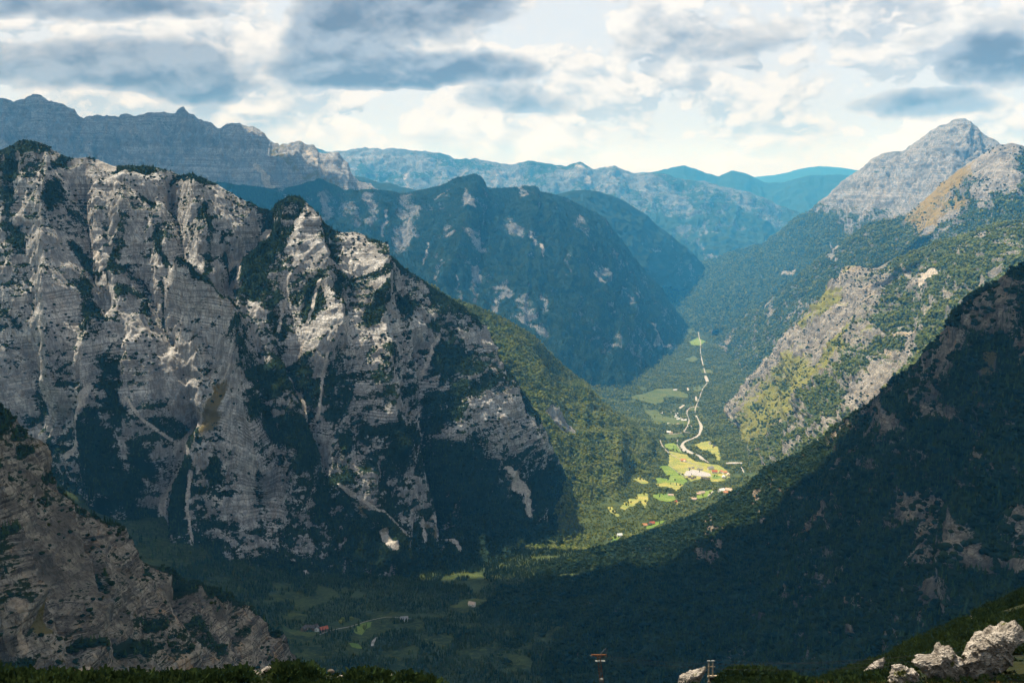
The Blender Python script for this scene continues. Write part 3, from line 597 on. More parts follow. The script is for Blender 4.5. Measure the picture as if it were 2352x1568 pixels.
# ------------------------------------------------------------------ cumulus overhead (beyond the top of the picture), casting the cloud shade
m_cl, gg = new_mat('cloud'); finish(m_cl, gg, (0.92, 0.92, 0.92), 1.0, spec=0.0)
CLZ = 4400.0
def ico(sub):
    bm = bmesh.new(); bmesh.ops.create_icosphere(bm, subdivisions=sub, radius=1.0)
    bm.verts.ensure_lookup_table(); v = np.array([q.co[:] for q in bm.verts]); f = [[w.index for w in q.verts] for q in bm.faces]; bm.free(); return v, f
IV, IF = ico(4)
cv, cf_ = [], []
def cloud(tx, ty, tz, rx, ry, seed):
    """a flat-based cumulus whose shade falls round (tx, ty, tz)"""
    k = (CLZ - tz) / SUN[2]; cx_, cy_ = tx + SUN[0] * k, ty + SUN[1] * k
    rg = np.random.default_rng(seed)
    lob = [(0, 0, 1.0)] + [(0.75 * math.cos(a), 0.75 * math.sin(a), rg.uniform(0.30, 0.48)) for a in np.arange(7) * 0.9 + rg.uniform(0, 6)]
    for lx, ly, lr in lob:
        v = IV * lr; q = v + np.array([lx * 3.1, ly * 2.3, seed])
        v = v * (1 + 0.35 * fbm3(q[:, 0] * 1.8, q[:, 1] * 1.8, q[:, 2] * 1.8, 4, seed))[:, None]
        w = np.stack([cx_ + (lx + v[:, 0]) * rx, cy_ + (ly + v[:, 1]) * ry, CLZ + np.maximum(v[:, 2], -0.08) * min(rx, ry) * 0.55], 1)
        b0 = sum(len(c) for c in cv); cv.append(w); cf_.extend([[i + b0 for i in f] for f in IF])
cloud(330, 1370, 950, 930, 720, 1)
cloud(-640, 2040, 920, 460, 230, 2)
cloud(-80, 1980, 870, 420, 270, 15)
cloud(-330, 800, 1450, 330, 270, 14)
cloud(-3700, 9200, 2100, 1900, 900, 5)
cloud(*P(2095, 690, 5300), 150, 110, 6)
cloud(-3200, 2600, 1500, 700, 800, 11)
cloud(*P(2000, 600, 7600), 480, 330, 12)
cloud(2600, 1200, 1500, 700, 500, 13)
me = py_mesh('clouds', np.concatenate(cv), cf_, m_cl, True)
tag(obj('clouds', me), 'broken cumulus clouds drifting above the valley', kind='stuff')

# ------------------------------------------------------------------ trees
def mat_leaf(name, lo, hi, hi2):
    m, gg = new_mat(name)
    rnd = gg.node('ShaderNodeObjectInfo').outputs['Random']
    c = gg.mix(rnd, lo, hi); c = gg.mix(gg.ss(rnd, 0.86, 0.97), c, hi2)
    pos = gg.node('ShaderNodeNewGeometry').outputs['Position']
    c = gg.mix(gg.mul(gg.ss(gg.noise(pos, 1 / 55, 3, 0.6), 0.4, 0.62), 0.55), c, hi2)
    df = gg.node('ShaderNodeBsdfDiffuse'); tl = gg.node('ShaderNodeBsdfTranslucent'); ms_ = gg.node('ShaderNodeMixShader'); ms_.inputs[0].default_value = 0.30
    gg.put(df.inputs[0], c); gg.put(tl.inputs[0], c); gg.l.new(df.outputs[0], ms_.inputs[1]); gg.l.new(tl.outputs[0], ms_.inputs[2])
    o = gg.node('ShaderNodeOutputMaterial'); gg.l.new(ms_.outputs[0], o.inputs[0]); return m
m_con = mat_leaf('spruce_needles_shade_tone', (0.008, 0.019, 0.005), (0.048, 0.080, 0.018), (0.064, 0.092, 0.022))  # darker copy: the slopes' cloud shade is put into the needle colour
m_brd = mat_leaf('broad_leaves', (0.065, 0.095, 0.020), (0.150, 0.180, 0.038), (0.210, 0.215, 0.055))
m_co2 = mat_leaf('spruce_needles_sun_tone', (0.026, 0.048, 0.016), (0.065, 0.090, 0.026), (0.100, 0.125, 0.036))  # lighter copy: sunlight on the spruces is put into the needle colour
m_pin = mat_leaf('dwarf_pine', (0.007, 0.015, 0.006), (0.026, 0.042, 0.013), (0.036, 0.052, 0.016))
m_bark = mat_plain('bark', (0.06, 0.045, 0.032), 0.4, 1.5)
def conifer_mesh(name, seed, w=0.17, tiers=4, n=7, mat=None):
    rg = np.random.default_rng(seed); v, f = [], []
    for k in range(tiers):
        z0 = 0.10 + 0.78 * k / tiers; z1 = min(1.0, z0 + 0.42 - 0.04 * k); r = w * (1 - k / tiers * 0.85) * rg.uniform(0.9, 1.1)
        if k == tiers - 1: z1 = 1.0
        b = len(v)
        for i in range(n):
            a = 2 * math.pi * (i + 0.5 * (k % 2)) / n; rr = r * (1.15 if i % 2 else 0.72) * rg.uniform(0.85, 1.15)
            v.append((rr * math.cos(a), rr * math.sin(a), z0 + rg.uniform(-.03, .02)))
        v.append((rg.uniform(-.01, .01), rg.uniform(-.01, .01), z1))
        for i in range(n): f.append((b + i, b + (i + 1) % n, b + n))
    return py_mesh(name, v, f, mat or m_con)
def broad_mesh(name, seed, sub=2, wid=0.36, mat=None):
    v, f = ico(sub); rg = np.random.default_rng(seed)
    v = v * (1 + 0.55 * fbm3(v[:, 0] * 1.6 + seed, v[:, 1] * 1.6, v[:, 2] * 1.6, 2, seed))[:, None] * rg.uniform(0.9, 1.1, (len(v), 1))
    v = np.stack([v[:, 0] * wid, v[:, 1] * wid, 0.56 + v[:, 2] * 0.44], 1)
    return py_mesh(name, v, f, mat or m_brd)
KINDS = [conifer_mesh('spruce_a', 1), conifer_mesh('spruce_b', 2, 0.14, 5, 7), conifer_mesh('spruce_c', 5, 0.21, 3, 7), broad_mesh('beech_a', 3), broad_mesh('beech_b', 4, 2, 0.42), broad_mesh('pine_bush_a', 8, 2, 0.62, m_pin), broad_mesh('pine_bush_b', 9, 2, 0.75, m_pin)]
def tuft_mesh(name, seed, n=90):
    rg = np.random.default_rng(seed); v, f = [], []
    for _ in range(n):
        a = rg.uniform(0, 6.28); el_ = rg.uniform(0.05, 1.45); r = rg.uniform(.35, .62) * (0.8 + .4 * math.sin(3 * a + seed)); c = np.array([r * math.cos(a) * math.cos(el_) * 1.2, r * math.sin(a) * math.cos(el_) * 1.2, .1 + r * math.sin(el_) * 1.2])
        d_ = c / np.linalg.norm(c) + rg.normal(0, .35, 3) + np.array([0, 0, .5]); d_ /= np.linalg.norm(d_); s_ = np.cross(d_, rg.normal(0, 1, 3)); s_ /= np.linalg.norm(s_); b = len(v)
        L_ = rg.uniform(.16, .30); v += [tuple(c - s_ * .07), tuple(c + s_ * .07), tuple(c + d_ * L_ + s_ * .05), tuple(c + d_ * L_ - s_ * .05)]; f.append((b, b + 1, b + 2, b + 3))
    return py_mesh(name, v, f, m_pin)
KINDS += [tuft_mesh('pine_tuft_a', 31), tuft_mesh('pine_tuft_b', 32), conifer_mesh('lit_spruce_a', 41, .18, 4, 7, m_co2), conifer_mesh('lit_spruce_b', 42, .15, 5, 7, m_co2)]  # final pair: same spruces again in the sun-toned colour
tcol = bpy.data.collections.new('tree_kinds')
for i, me in enumerate(KINDS):
    o = bpy.data.objects.new('%02d_kind' % i, me); tcol.objects.link(o)
ng = bpy.data.node_groups.new('scatter_trees', 'GeometryNodeTree')
ng.interface.new_socket('Geometry', in_out='INPUT', socket_type='NodeSocketGeometry'); ng.interface.new_socket('Geometry', in_out='OUTPUT', socket_type='NodeSocketGeometry')
gi, go = ng.nodes.new('NodeGroupInput'), ng.nodes.new('NodeGroupOutput')
iop = ng.nodes.new('GeometryNodeInstanceOnPoints'); ci = ng.nodes.new('GeometryNodeCollectionInfo')
ci.inputs['Collection'].default_value = tcol; ci.inputs['Separate Children'].default_value = True; ci.inputs['Reset Children'].default_value = True
def nattr(nm, typ):
    nd = ng.nodes.new('GeometryNodeInputNamedAttribute'); nd.data_type = typ; nd.inputs[0].default_value = nm
    return [q for q in nd.outputs if q.enabled][0]
cxyz = ng.nodes.new('ShaderNodeCombineXYZ'); ng.links.new(nattr('rot', 'FLOAT'), cxyz.inputs[2])
ng.links.new(gi.outputs[0], iop.inputs['Points']); ng.links.new(ci.outputs[0], iop.inputs['Instance']); iop.inputs['Pick Instance'].default_value = True
ng.links.new(nattr('kind', 'INT'), iop.inputs['Instance Index']); ng.links.new(cxyz.outputs[0], iop.inputs['Rotation'])
ng.links.new(nattr('scl', 'FLOAT_VECTOR'), iop.inputs['Scale']); ng.links.new(iop.outputs[0], go.inputs[0])
NTREES = 0
def forest(name, label, pts, scl, kind):
    global NTREES
    n = len(pts); NTREES += n
    me = bpy.data.meshes.new(name); me.vertices.add(n); me.vertices.foreach_set('co', pts.astype(np.float32).reshape(-1))
    a = me.attributes.new('scl', 'FLOAT_VECTOR', 'POINT'); wv = scl * RNG.uniform(0.85, 1.25, n)
    a.data.foreach_set('vector', np.stack([wv, wv, scl], 1).astype(np.float32).reshape(-1))
    a = me.attributes.new('rot', 'FLOAT', 'POINT'); a.data.foreach_set('value', RNG.uniform(0, 6.28, n).astype(np.float32))
    a = me.attributes.new('kind', 'INT', 'POINT'); a.data.foreach_set('value', kind.astype(np.int32))
    o = obj(name, me); md = o.modifiers.new('scatter', 'NODES'); md.node_group = ng
    tag(o, label, kind='stuff'); return o
def scatter(L, spacing, thr=0.55, dens_noise=0.25, seed=0, margin=60, nzmin=0.15):
    V = L['V']; a = V[:-1, :-1]; b = V[1:, :-1]; c = V[1:, 1:]; d_ = V[:-1, 1:]
    area = 0.5 * np.linalg.norm(np.cross(c - a, d_ - b), axis=2)
    px, py = proj(a); N = L['N'][:-1, :-1]
    view = -(a - np.array([0, 0, CAMZ])); view /= np.linalg.norm(view, axis=2, keepdims=True)
    vis = (px > -margin) & (px < 2352 + margin) & (py < 1568 + margin) & (N[..., 2] > nzmin) & ((N * view).sum(2) > -0.25)
    nz = fbm3(a[..., 0] / (spacing * 3), a[..., 1] / (spacing * 3), a[..., 2] / (spacing * 3), 3, seed + 5)
    m = vis & (L['veg'][:-1, :-1] + dens_noise * nz > thr)
    lam = np.where(m, area / spacing ** 2, 0); rg = np.random.default_rng(seed)
    cnt = rg.poisson(lam); ii = np.repeat(np.arange(cnt.size), cnt.reshape(-1))
    u, v = rg.random((2, len(ii), 1)); f = lambda q: q.reshape(-1, 3)[ii]
    return (f(a) * (1 - u) + f(d_) * u) * (1 - v) + (f(b) * (1 - u) + f(c) * u) * v, ii, rg
def wood(name, label, L, spacing, h, mixk, thr=0.55, seed=0, sink=0.06, con0=(0, 3), **kw):
    p, ii, rg = scatter(L, spacing, thr, seed=seed, **kw)
    n = len(p); hh = h * rg.uniform(0.6, 1.25, n) * (0.8 + 0.5 * np.clip(fbm3(p[:, 0] / 90, p[:, 1] / 90, p[:, 2] / 90, 2, seed) + .3, 0, 1))
    nb = fbm3(p[:, 0] / 160, p[:, 1] / 160, p[:, 2] / 160, 3, seed + 3) * 0.8 + 0.5
    kinds = np.empty(n, int); r = rg.random(n); con, brd, pin = mixk
    lo = con + (nb - 0.5) * 0.6 * min(con, brd + pin) * 2
    kinds[:] = np.where(r < lo, rg.integers(*con0, n), np.where(rg.random(n) < brd / max(1e-6, brd + pin), rg.integers(3, 5, n), rg.integers(5, 7, n)))
    hh = np.where((kinds == 5) | (kinds == 6), hh * 0.42, hh)
    p[:, 2] -= sink * hh
    return forest(name, label, p, hh, kinds)
wood('forest', 'dark pine patches clinging to the limestone wall', LB, 5.5, 8.5, (0.55, 0.0, 0.45), 0.56, 1)
wood('forest', 'dark mixed forest on the shaded slope', LL, 4.7, 9.5, (0.92, 0.0, 0.08), 0.50, 2)
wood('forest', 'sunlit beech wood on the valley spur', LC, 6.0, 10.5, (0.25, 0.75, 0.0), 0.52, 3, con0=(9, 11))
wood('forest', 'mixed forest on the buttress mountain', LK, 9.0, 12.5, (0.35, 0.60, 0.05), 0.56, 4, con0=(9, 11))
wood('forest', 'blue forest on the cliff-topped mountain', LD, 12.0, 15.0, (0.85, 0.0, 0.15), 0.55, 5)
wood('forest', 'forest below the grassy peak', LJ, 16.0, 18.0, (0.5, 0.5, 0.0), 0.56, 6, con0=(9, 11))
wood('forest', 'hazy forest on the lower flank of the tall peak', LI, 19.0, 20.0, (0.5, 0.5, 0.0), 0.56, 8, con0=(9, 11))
wood('forest', 'dwarf pines on the near cliff', LM, 3.2, 6.0, (0.28, 0.0, 0.72), 0.56, 7)

def bushes(name, label, L, spacing, h, seed, lo=0.10, kinds=(5, 7)):
    M = dict(L); M['veg'] = np.where((L['veg'] > lo) & (L['scree_and_sunrim'] < 0.3), L['veg'] * 0.25 + 0.45, 0.0)
    p, ii, rg = scatter(M, spacing, 0.52, 0.45, seed); n = len(p)
    return forest(name, label, p - np.array([0, 0, h * .1]), h * rg.uniform(0.5, 1.5, n), rg.integers(*kinds, n))
bushes('shrubs', 'scattered dwarf pines on the ledges of the limestone wall', LB, 19.0, 4.6, 51, -0.05)
bushes('shrubs', 'scattered bushes on the buttress rocks', LK, 20.0, 5.5, 52, -0.1, (5, 7))
bushes('shrubs', 'scattered pines on the outcrops of the dark slope', LL, 9.0, 5.5, 53, 0.0, (5, 7))
bushes('shrubs', 'scattered dwarf pines on the near cliff ledges', LM, 10.0, 1.9, 54, 0.12)
bushes('shrubs', 'scattered bushes on the grassy peak', LJ, 40.0, 8.0, 55, 0.15)

# ------------------------------------------------------------------ valley: meadows, river gravel, roads
def Z6(x, y): return ((1350 + x / 3.485) * 0.9408, (900 + y / 3.485) * 0.9408)
def Z4(x, y): return ((500 + x / 2.94) * 0.9408, (1400 + y / 2.94) * 0.9408)
def pxpoly(txt, Z): return [Z(*[float(v) for v in t.split(',')]) for t in txt.split()]
POLYS = []                                            # plan polygons kept clear of trees
def inpoly(x, y, poly):
    c = np.zeros(x.shape, bool); j = len(poly) - 1
    for i in range(len(poly)):
        xi, yi = poly[i][:2]; xj, yj = poly[j][:2]
        hit = ((yi > y) != (yj > y)) & (x < (xj - xi) * (y - yi) / (yj - yi + 1e-12) + xi); c ^= hit; j = i
    return c
def rough(poly, step=10.0, amp=8.0):
    """resample a plan outline and give it a ragged edge"""
    a = np.array(poly); a = np.concatenate([a, a[:1]])
    out = []
    for p, q in zip(a[:-1], a[1:]):
        n = max(1, int(np.linalg.norm(q[:2] - p[:2]) / step))
        for k in range(n): out.append(p + (q - p) * k / n)
    o = np.array(out); o[:, 0] += amp * fbm2(o[:, 0] / 30, o[:, 1] / 30, 3, 3); o[:, 1] += amp * 2.5 * fbm2(o[:, 0] / 30 + 9, o[:, 1] / 30, 3, 4)
    return o
def drape(name, poly, mat, lift, label=None, step=10.0, amp=8.0, parent=None):
    o = rough(poly, step, amp); POLYS.append(o)
    bm = bmesh.new(); vs = [bm.verts.new((x, y, 0)) for x, y, _ in o]
    try: bm.faces.new(vs)
    except ValueError: bm.free(); return None
    bmesh.ops.triangulate(bm, faces=bm.faces[:], ngon_method='EAR_CLIP')
    for _ in range(5):
        e = [e for e in bm.edges if e.calc_length() > 32]
        if not e: break
        bmesh.ops.subdivide_edges(bm, edges=e, cuts=1); bmesh.ops.triangulate(bm, faces=bm.faces[:])
    co = np.array([v.co[:] for v in bm.verts]); zz = floor_z(co[:, 0], co[:, 1]) + lift
    for v, z in zip(bm.verts, zz): v.co.z = z
    bmesh.ops.recalc_face_normals(bm, faces=bm.faces[:])
    me = bpy.data.meshes.new(name); bm.to_mesh(me); bm.free(); me.materials.append(mat)
    me.polygons.foreach_set('use_smooth', np.ones(len(me.polygons), bool))
    if len(me.polygons) and sum(p.normal.z for p in me.polygons) < 0: me.flip_normals()
    ob = obj(name, me); tag(ob, label, kind='structure'); return ob
def mat_meadow(name, a, b, stripes=0.0):
    m, gg = new_mat(name); pos = gg.node('ShaderNodeNewGeometry').outputs['Position']
    n = gg.noise(pos, 1 / 45, 6, 0.6); n_ = gg.noise(pos, 1 / 5, 4, 0.6)
    c = gg.mix(gg.ss(n, .36, .64), a, b); c = gg.mix(gg.mul(gg.ss(n_, .4, .7), .35), c, tuple(v * .6 for v in a))
    return finish(m, gg, c, 0.95, n_, 0.6)
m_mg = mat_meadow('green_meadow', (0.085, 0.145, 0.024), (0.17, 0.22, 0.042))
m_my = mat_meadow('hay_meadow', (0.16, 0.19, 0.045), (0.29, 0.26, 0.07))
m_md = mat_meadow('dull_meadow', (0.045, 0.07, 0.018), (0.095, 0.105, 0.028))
m_gv = mat_plain('river_gravel', (0.30, 0.285, 0.25), 0.35, 0.12)
m_rd = mat_plain('road_surface', (0.26, 0.24, 0.205), 0.15, 0.3)
m_pk = mat_plain('paving', (0.30, 0.29, 0.28), 0.25, 0.2)
def meadow(txt, mat, label, Z=Z6, lift=0.5):
    return drape('meadow', [floorhit(*q) for q in pxpoly(txt, Z)], mat, lift, label)
meadow('940,638 1030,632 1060,660 1095,708 1050,705 1000,690 960,672', m_mg, 'green meadow between the road and the gravel river bend')
meadow('985,700 1060,712 1130,728 1210,785 1300,803 1400,822 1455,838 1490,880 1500,915 1470,950 1400,965 1345,955 1330,925 1240,940 1180,960 1130,925 1090,890 1030,850 975,822 992,770', m_my, 'large yellow hay meadow round the valley village')
meadow('905,835 978,825 1025,852 1085,893 1125,928 1145,958 1110,985 1060,968 960,966 882,978 872,932 920,928 990,942 965,905', m_mg, 'bright green meadow beside the village', lift=0.9)
meadow('882,980 960,968 1060,970 1108,988 1085,1010 1040,1045 1015,1015 950,1005 890,1000', m_my, 'golden hay field below the bright green meadow', lift=0.9)
meadow('1205,645 1270,625 1335,610 1345,640 1395,660 1412,700 1428,780 1400,775 1385,735 1300,702 1260,690', m_my, 'yellow field beyond the river below the buttress')
meadow('680,935 740,923 812,958 805,976 740,972', m_my, 'small yellow clearing in the wooded spur foot')
meadow('840,1070 930,1062 1020,1065 1052,1110 980,1132 900,1116 860,1095', m_mg, 'green clearing with a barn in the lower woods')
meadow('700,1075 760,1050 800,1062 810,1110 790,1190 765,1150 730,1120', m_my, 'dry grass clearing crossed by tree shadows')
meadow('580,1190 600,1140 660,1110 740,1110 700,1160 640,1185 610,1200', m_my, 'slanting hay clearing among the trees')
meadow('470,1185 500,1170 545,1225 570,1255 540,1262 500,1225', m_my, 'narrow hay clearing low on the wooded slope')
meadow('1345,908 1400,898 1442,930 1400,938 1350,932', m_mg, 'small bright lawn among the village houses', lift=1.3)
meadow('1185,1112 1250,1062 1300,1040 1360,1030 1372,1048 1310,1086 1230,1108', m_mg, 'green paddock by the lower farm')
meadow('760,1345 850,1310 965,1288 940,1312 850,1350 800,1358', m_mg, 'green strip by the red-roofed farm')
meadow('480,1480 520,1420 600,1400 570,1440 520,1480', m_mg, 'green clearing at the foot of the dark slope')
meadow('1040,1130 1085,1122 1070,1150 1040,1160', m_my, 'tiny yellow clearing under the spur')
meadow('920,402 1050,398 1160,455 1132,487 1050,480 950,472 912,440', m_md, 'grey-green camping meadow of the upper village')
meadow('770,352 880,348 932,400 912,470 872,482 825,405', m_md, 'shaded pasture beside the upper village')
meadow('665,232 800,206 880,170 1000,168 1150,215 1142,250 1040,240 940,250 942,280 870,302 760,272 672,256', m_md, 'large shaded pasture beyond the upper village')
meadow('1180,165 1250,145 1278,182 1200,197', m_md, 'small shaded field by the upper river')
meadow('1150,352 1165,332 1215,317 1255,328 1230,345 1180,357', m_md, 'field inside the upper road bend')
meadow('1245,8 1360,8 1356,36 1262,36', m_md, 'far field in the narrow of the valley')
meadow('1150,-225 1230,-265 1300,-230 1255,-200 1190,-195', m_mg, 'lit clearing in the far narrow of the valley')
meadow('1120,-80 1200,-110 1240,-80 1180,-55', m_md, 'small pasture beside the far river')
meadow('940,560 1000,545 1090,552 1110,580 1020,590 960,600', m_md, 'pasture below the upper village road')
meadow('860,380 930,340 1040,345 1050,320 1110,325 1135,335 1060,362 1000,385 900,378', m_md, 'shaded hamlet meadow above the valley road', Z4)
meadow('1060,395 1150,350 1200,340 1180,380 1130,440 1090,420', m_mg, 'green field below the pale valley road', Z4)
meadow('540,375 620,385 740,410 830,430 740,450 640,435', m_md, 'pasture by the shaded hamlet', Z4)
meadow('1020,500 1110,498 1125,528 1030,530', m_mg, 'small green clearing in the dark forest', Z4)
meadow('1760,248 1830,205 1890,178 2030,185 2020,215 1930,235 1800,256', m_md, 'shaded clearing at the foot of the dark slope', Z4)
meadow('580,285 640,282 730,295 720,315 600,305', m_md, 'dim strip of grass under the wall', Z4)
def ribbon(name, txt, mat, label, Z=Z6, lift=1.2, amp=1.5, wscale=1.0):
    q = []
    for t in txt.split():
        v = [float(k) for k in t.split(',')]; q.append((*Z(v[0], v[1]), v[2] * wscale * 0.9408 / (3.485 if Z is Z6 else 2.94)))
    q = np.array(q); d_ = np.r_[0, np.cumsum(np.hypot(np.diff(q[:, 0]), np.diff(q[:, 1])))]
    s_ = np.linspace(0, d_[-1], max(4, int(d_[-1] / 5))); q = smooth1(np.stack([np.interp(s_, d_, q[:, k]) for k in range(3)], 1), 2)
    tx = np.gradient(q[:, 0]); ty = np.gradient(q[:, 1]); L_ = np.hypot(tx, ty) + 1e-9; nx, ny = -ty / L_, tx / L_
    jw = 1 + 0.35 * amp / 5 * fbm2(np.arange(len(q)) / 3.0, np.zeros(len(q)), 3, 7)
    cols = []
    for k in (-1.0, -0.5, 0.0, 0.5, 1.0): cols.append([floorhit(x + n0_ * w * j / 2 * k, y + n1_ * w * j / 2 * k * 0.5) for (x, y, w), n0_, n1_, j in zip(q, nx, ny, jw)])
    V_ = np.array(cols); V_[..., 2] = floor_z(V_[..., 0], V_[..., 1]) + lift
    me = grid_mesh(name, V_, None, mat)
    if sum(p.normal.z for p in me.polygons) < 0: me.flip_normals()
    for k in range(0, len(q) - 1, 4):
        e = min(k + 5, len(q)); POLYS.append(np.concatenate([V_[0, k:e], V_[-1, k:e][::-1]]))
    return tag(obj(name, me), label, kind='structure')
ribbon('river', '1212,392,14 1222,420,22 1240,452,30 1262,482,28 1254,530,28 1246,568,24 1185,596,20 1115,620,28 1088,650,34 1112,690,40 1180,716,34 1240,745,34 1290,780,24 1335,803,9', m_gv, 'white gravel river bed winding through the valley', amp=9)
ribbon('river', '1318,112,7 1290,150,6 1262,185,7 1255,225,7 1240,262,8 1225,300,6 1205,345,8 1210,392,12', m_gv, 'thin upper reach of the pale river above the bend', amp=8)
ribbon('river', '1298,50,9 1280,-20,7 1262,-90,9 1250,-160,7 1262,-215,8 1240,-270,9 1236,-320,6', m_gv, 'farthest pale reach of the river where the valley narrows', amp=8)
ribbon('river', '1290,52,16 1300,75,42 1305,95,40 1322,118,16', m_gv, 'white patch of gravel river far up the valley')
ribbon('river', '1142,158,10 1152,172,20 1150,192,14', m_gv, 'sliver of gravel river between the upper fields')
ribbon('river', '1212,228,8 1222,250,24 1218,282,18', m_gv, 'gravel bar beyond the upper village')
ribbon('river', '1128,303,12 1095,322,30 1062,345,26', m_gv, 'gravel bar by the upper village houses')
ribbon('river', '1462,806,18 1520,800,30 1580,804,26 1620,800,14', m_gv, 'pale gravel fan below the buttress')
ribbon('river', '1594,826,8 1612,860,14 1630,892,10', m_gv, 'narrow pale gravel chute below the buttress')
ribbon('road', '910,600,8 920,640,10 938,672,14 970,704,12 1000,728,8 1080,768,7 1150,796,7 1230,825,7 1290,842,7', m_rd, 'pale valley road beside the hay meadow', lift=1.6, amp=0.4)
ribbon('road', '1250,322,8 1190,322,9 1150,338,12 1132,370,14 1135,400,14 1165,438,14 1150,480,14 1128,512,14 1105,546,14', m_rd, 'pale road curving past the upper village', lift=1.6, amp=0.4)
ribbon('road', '975,560,7 1030,556,7 1080,553,7 1120,535,7 1190,552,6', m_rd, 'side road crossing below the upper village', lift=2.0, amp=0.4)
ribbon('road', '1330,996,9 1352,1012,12 1378,1026,12 1360,1050,13 1330,1072,12 1310,1088,9', m_rd, 'grey road bend by the lower farm', lift=1.6, amp=0.4)
ribbon('road', '1068,597,9 1046,618,9 1050,645,6 1072,680,5 1095,706,4', m_rd, 'gravel track along the river bend', lift=1.8, amp=0.4)
ribbon('road', '985,820,5 1020,850,5 1060,880,5 1110,915,5 1140,935,5', m_rd, 'thin farm track between the green and yellow meadows', lift=2.0, amp=0.3)
ribbon('road', '818,442,10 850,430,9 900,412,9 960,398,8 1040,384,8 1110,362,8 1170,342,7 1230,328,6 1300,314,6 1360,314,6 1440,324,6 1500,328,7', m_rd, 'pale road through the shaded near valley', Z4, lift=1.6, amp=0.4)
ribbon('river', '1250,450,8 1215,475,26 1195,505,22 1205,530,14', m_gv, 'small gravel patch in the dark forest', Z4)
drape('car_park', [floorhit(*q) for q in pxpoly('1110,905 1135,870 1190,858 1245,868 1300,880 1340,895 1345,915 1300,918 1240,915 1190,905 1150,915', Z6)], m_pk, 1.4, 'grey paved car park in the village', amp=1.5)

# ------------------------------------------------------------------ houses
def mat_wall(name, col): return mat_plain(name, col, 0.12, 0.5)
W_ = [mat_wall('white_render', (0.72, 0.70, 0.66)), mat_wall('cream_render', (0.62, 0.54, 0.42)), mat_wall('wood_wall', (0.20, 0.13, 0.08))]
RF = dict(red=mat_plain('red_tiles', (0.42, 0.12, 0.06), .25, .8), orange=mat_plain('orange_tiles', (0.55, 0.25, 0.12), .25, .8), grey=mat_plain('grey_roof', (0.28, 0.27, 0.27), .2, .8), tan=mat_plain('weathered_roof', (0.55, 0.42, 0.32), .2, .8), white=mat_plain('white_roof', (0.78, 0.77, 0.75), .08, .8), dark=mat_plain('dark_roof', (0.10, 0.085, 0.075), .3, .8))
m_win = mat_plain('window_glass', (0.04, 0.045, 0.05), .2, 1.0, 0.3)
def house(x, y, w, dpt, h, rot, roof, wall, label, group=None, z=None, cat='house', wins=True):
    z = float(floor_z(np.array([x]), np.array([y]))[0]) + 0.2 if z is None else z
    e = link(bpy.data.objects.new('house', None)); e.location = (x, y, z); e.rotation_euler = (0, 0, rot); tag(e, label, cat, group)
    a, b, hb = w / 2, dpt / 2, h + b_ if False else h
    rh = h + dpt * 0.42
    v = [(-a, -b, -3), (a, -b, -3), (a, b, -3), (-a, b, -3), (-a, -b, h), (a, -b, h), (a, b, h), (-a, b, h), (-a, 0, rh - .15), (a, 0, rh - .15)]
    obj('wall', py_mesh('wall', v, [(0, 1, 5, 4), (1, 2, 6, 9, 5), (2, 3, 7, 6), (3, 0, 4, 8, 7)], wall), e)
    o = 0.7; th = 0.35; dz = o * 0.84
    sl = [(-a - o, -b - o, h - dz), (a + o, -b - o, h - dz), (a + o, 0, rh), (-a - o, 0, rh), (a + o, b + o, h - dz), (-a - o, b + o, h - dz)]
    sl2 = [(p, q, r + th) for p, q, r in sl]
    obj('roof', py_mesh('roof', sl + sl2, [(0, 3, 2, 1), (3, 5, 4, 2), (6, 7, 8, 9), (9, 8, 10, 11), (0, 1, 7, 6), (4, 5, 11, 10), (1, 2, 8, 7), (2, 4, 10, 8), (3, 0, 6, 9), (5, 3, 9, 11)], roof), e)
    if wins:
        for k in (-0.28, 0.28):
            q = [(k * w - .7, -b - .04, h * .35), (k * w + .7, -b - .04, h * .35), (k * w + .7, -b - .04, h * .35 + 1.5), (k * w - .7, -b - .04, h * .35 + 1.5)]
            q2 = [(p, r - .08, s_) for p, r, s_ in q]
            obj('window', py_mesh('window', q + q2, [(4, 5, 6, 7), (0, 1, 5, 4), (1, 2, 6, 5), (2, 3, 7, 6), (3, 0, 4, 7)], m_win), e)
    return e
def hp(zx, zy, w, dpt, h, rot, roof, wall, label, group=None, Z=Z6):
    p = floorhit(*Z(zx, zy)); return house(p[0], p[1], w, dpt, h, R(rot), RF[roof], W_[wall], label, group)
hp(1105, 788, 24, 13, 7, 10, 'orange', 1, 'lone farmhouse with orange roof in the hay meadow above the car park')
hp(1122, 792, 12, 9, 5, -70, 'tan', 0, 'small shed beside the lone orange-roofed farmhouse')
hp(1340, 856, 26, 13, 8, 20, 'grey', 0, 'long white building with grey roof behind the car park')
hp(1375, 888, 22, 14, 8, -5, 'red', 0, 'house with bright red roof beside the car park')
hp(1428, 888, 18, 12, 8, 60, 'orange', 0, 'tall house with orange roof next to the red-roofed one')
hp(1462, 893, 16, 12, 7, 10, 'orange', 0, 'house with orange roof at the far end of the village')
hp(1492, 912, 18, 12, 7, 80, 'tan', 0, 'house with tan roof at the edge of the village trees')
hp(1452, 936, 15, 12, 9, 75, 'white', 0, 'white-roofed house below the village lawn')
hp(1432, 1050, 22, 15, 9, 25, 'white', 0, 'big white house by the road bend at the slope foot')
hp(1495, 1048, 24, 15, 9, -30, 'tan', 1, 'tan-roofed house at the foot of the dark slope')
hp(1470, 1062, 14, 10, 6, -10, 'orange', 1, 'small orange-roofed outbuilding between the white and tan houses')
hp(1265, 1062, 22, 11, 5, 10, 'tan', 1, 'tan farm building on the green paddock')
hp(1240, 1072, 14, 9, 5, -10, 'tan', 2, 'wooden barn beside the tan farm building')
hp(1002, 1080, 20, 8, 4, -8, 'tan', 0, 'pale barn in the green clearing')
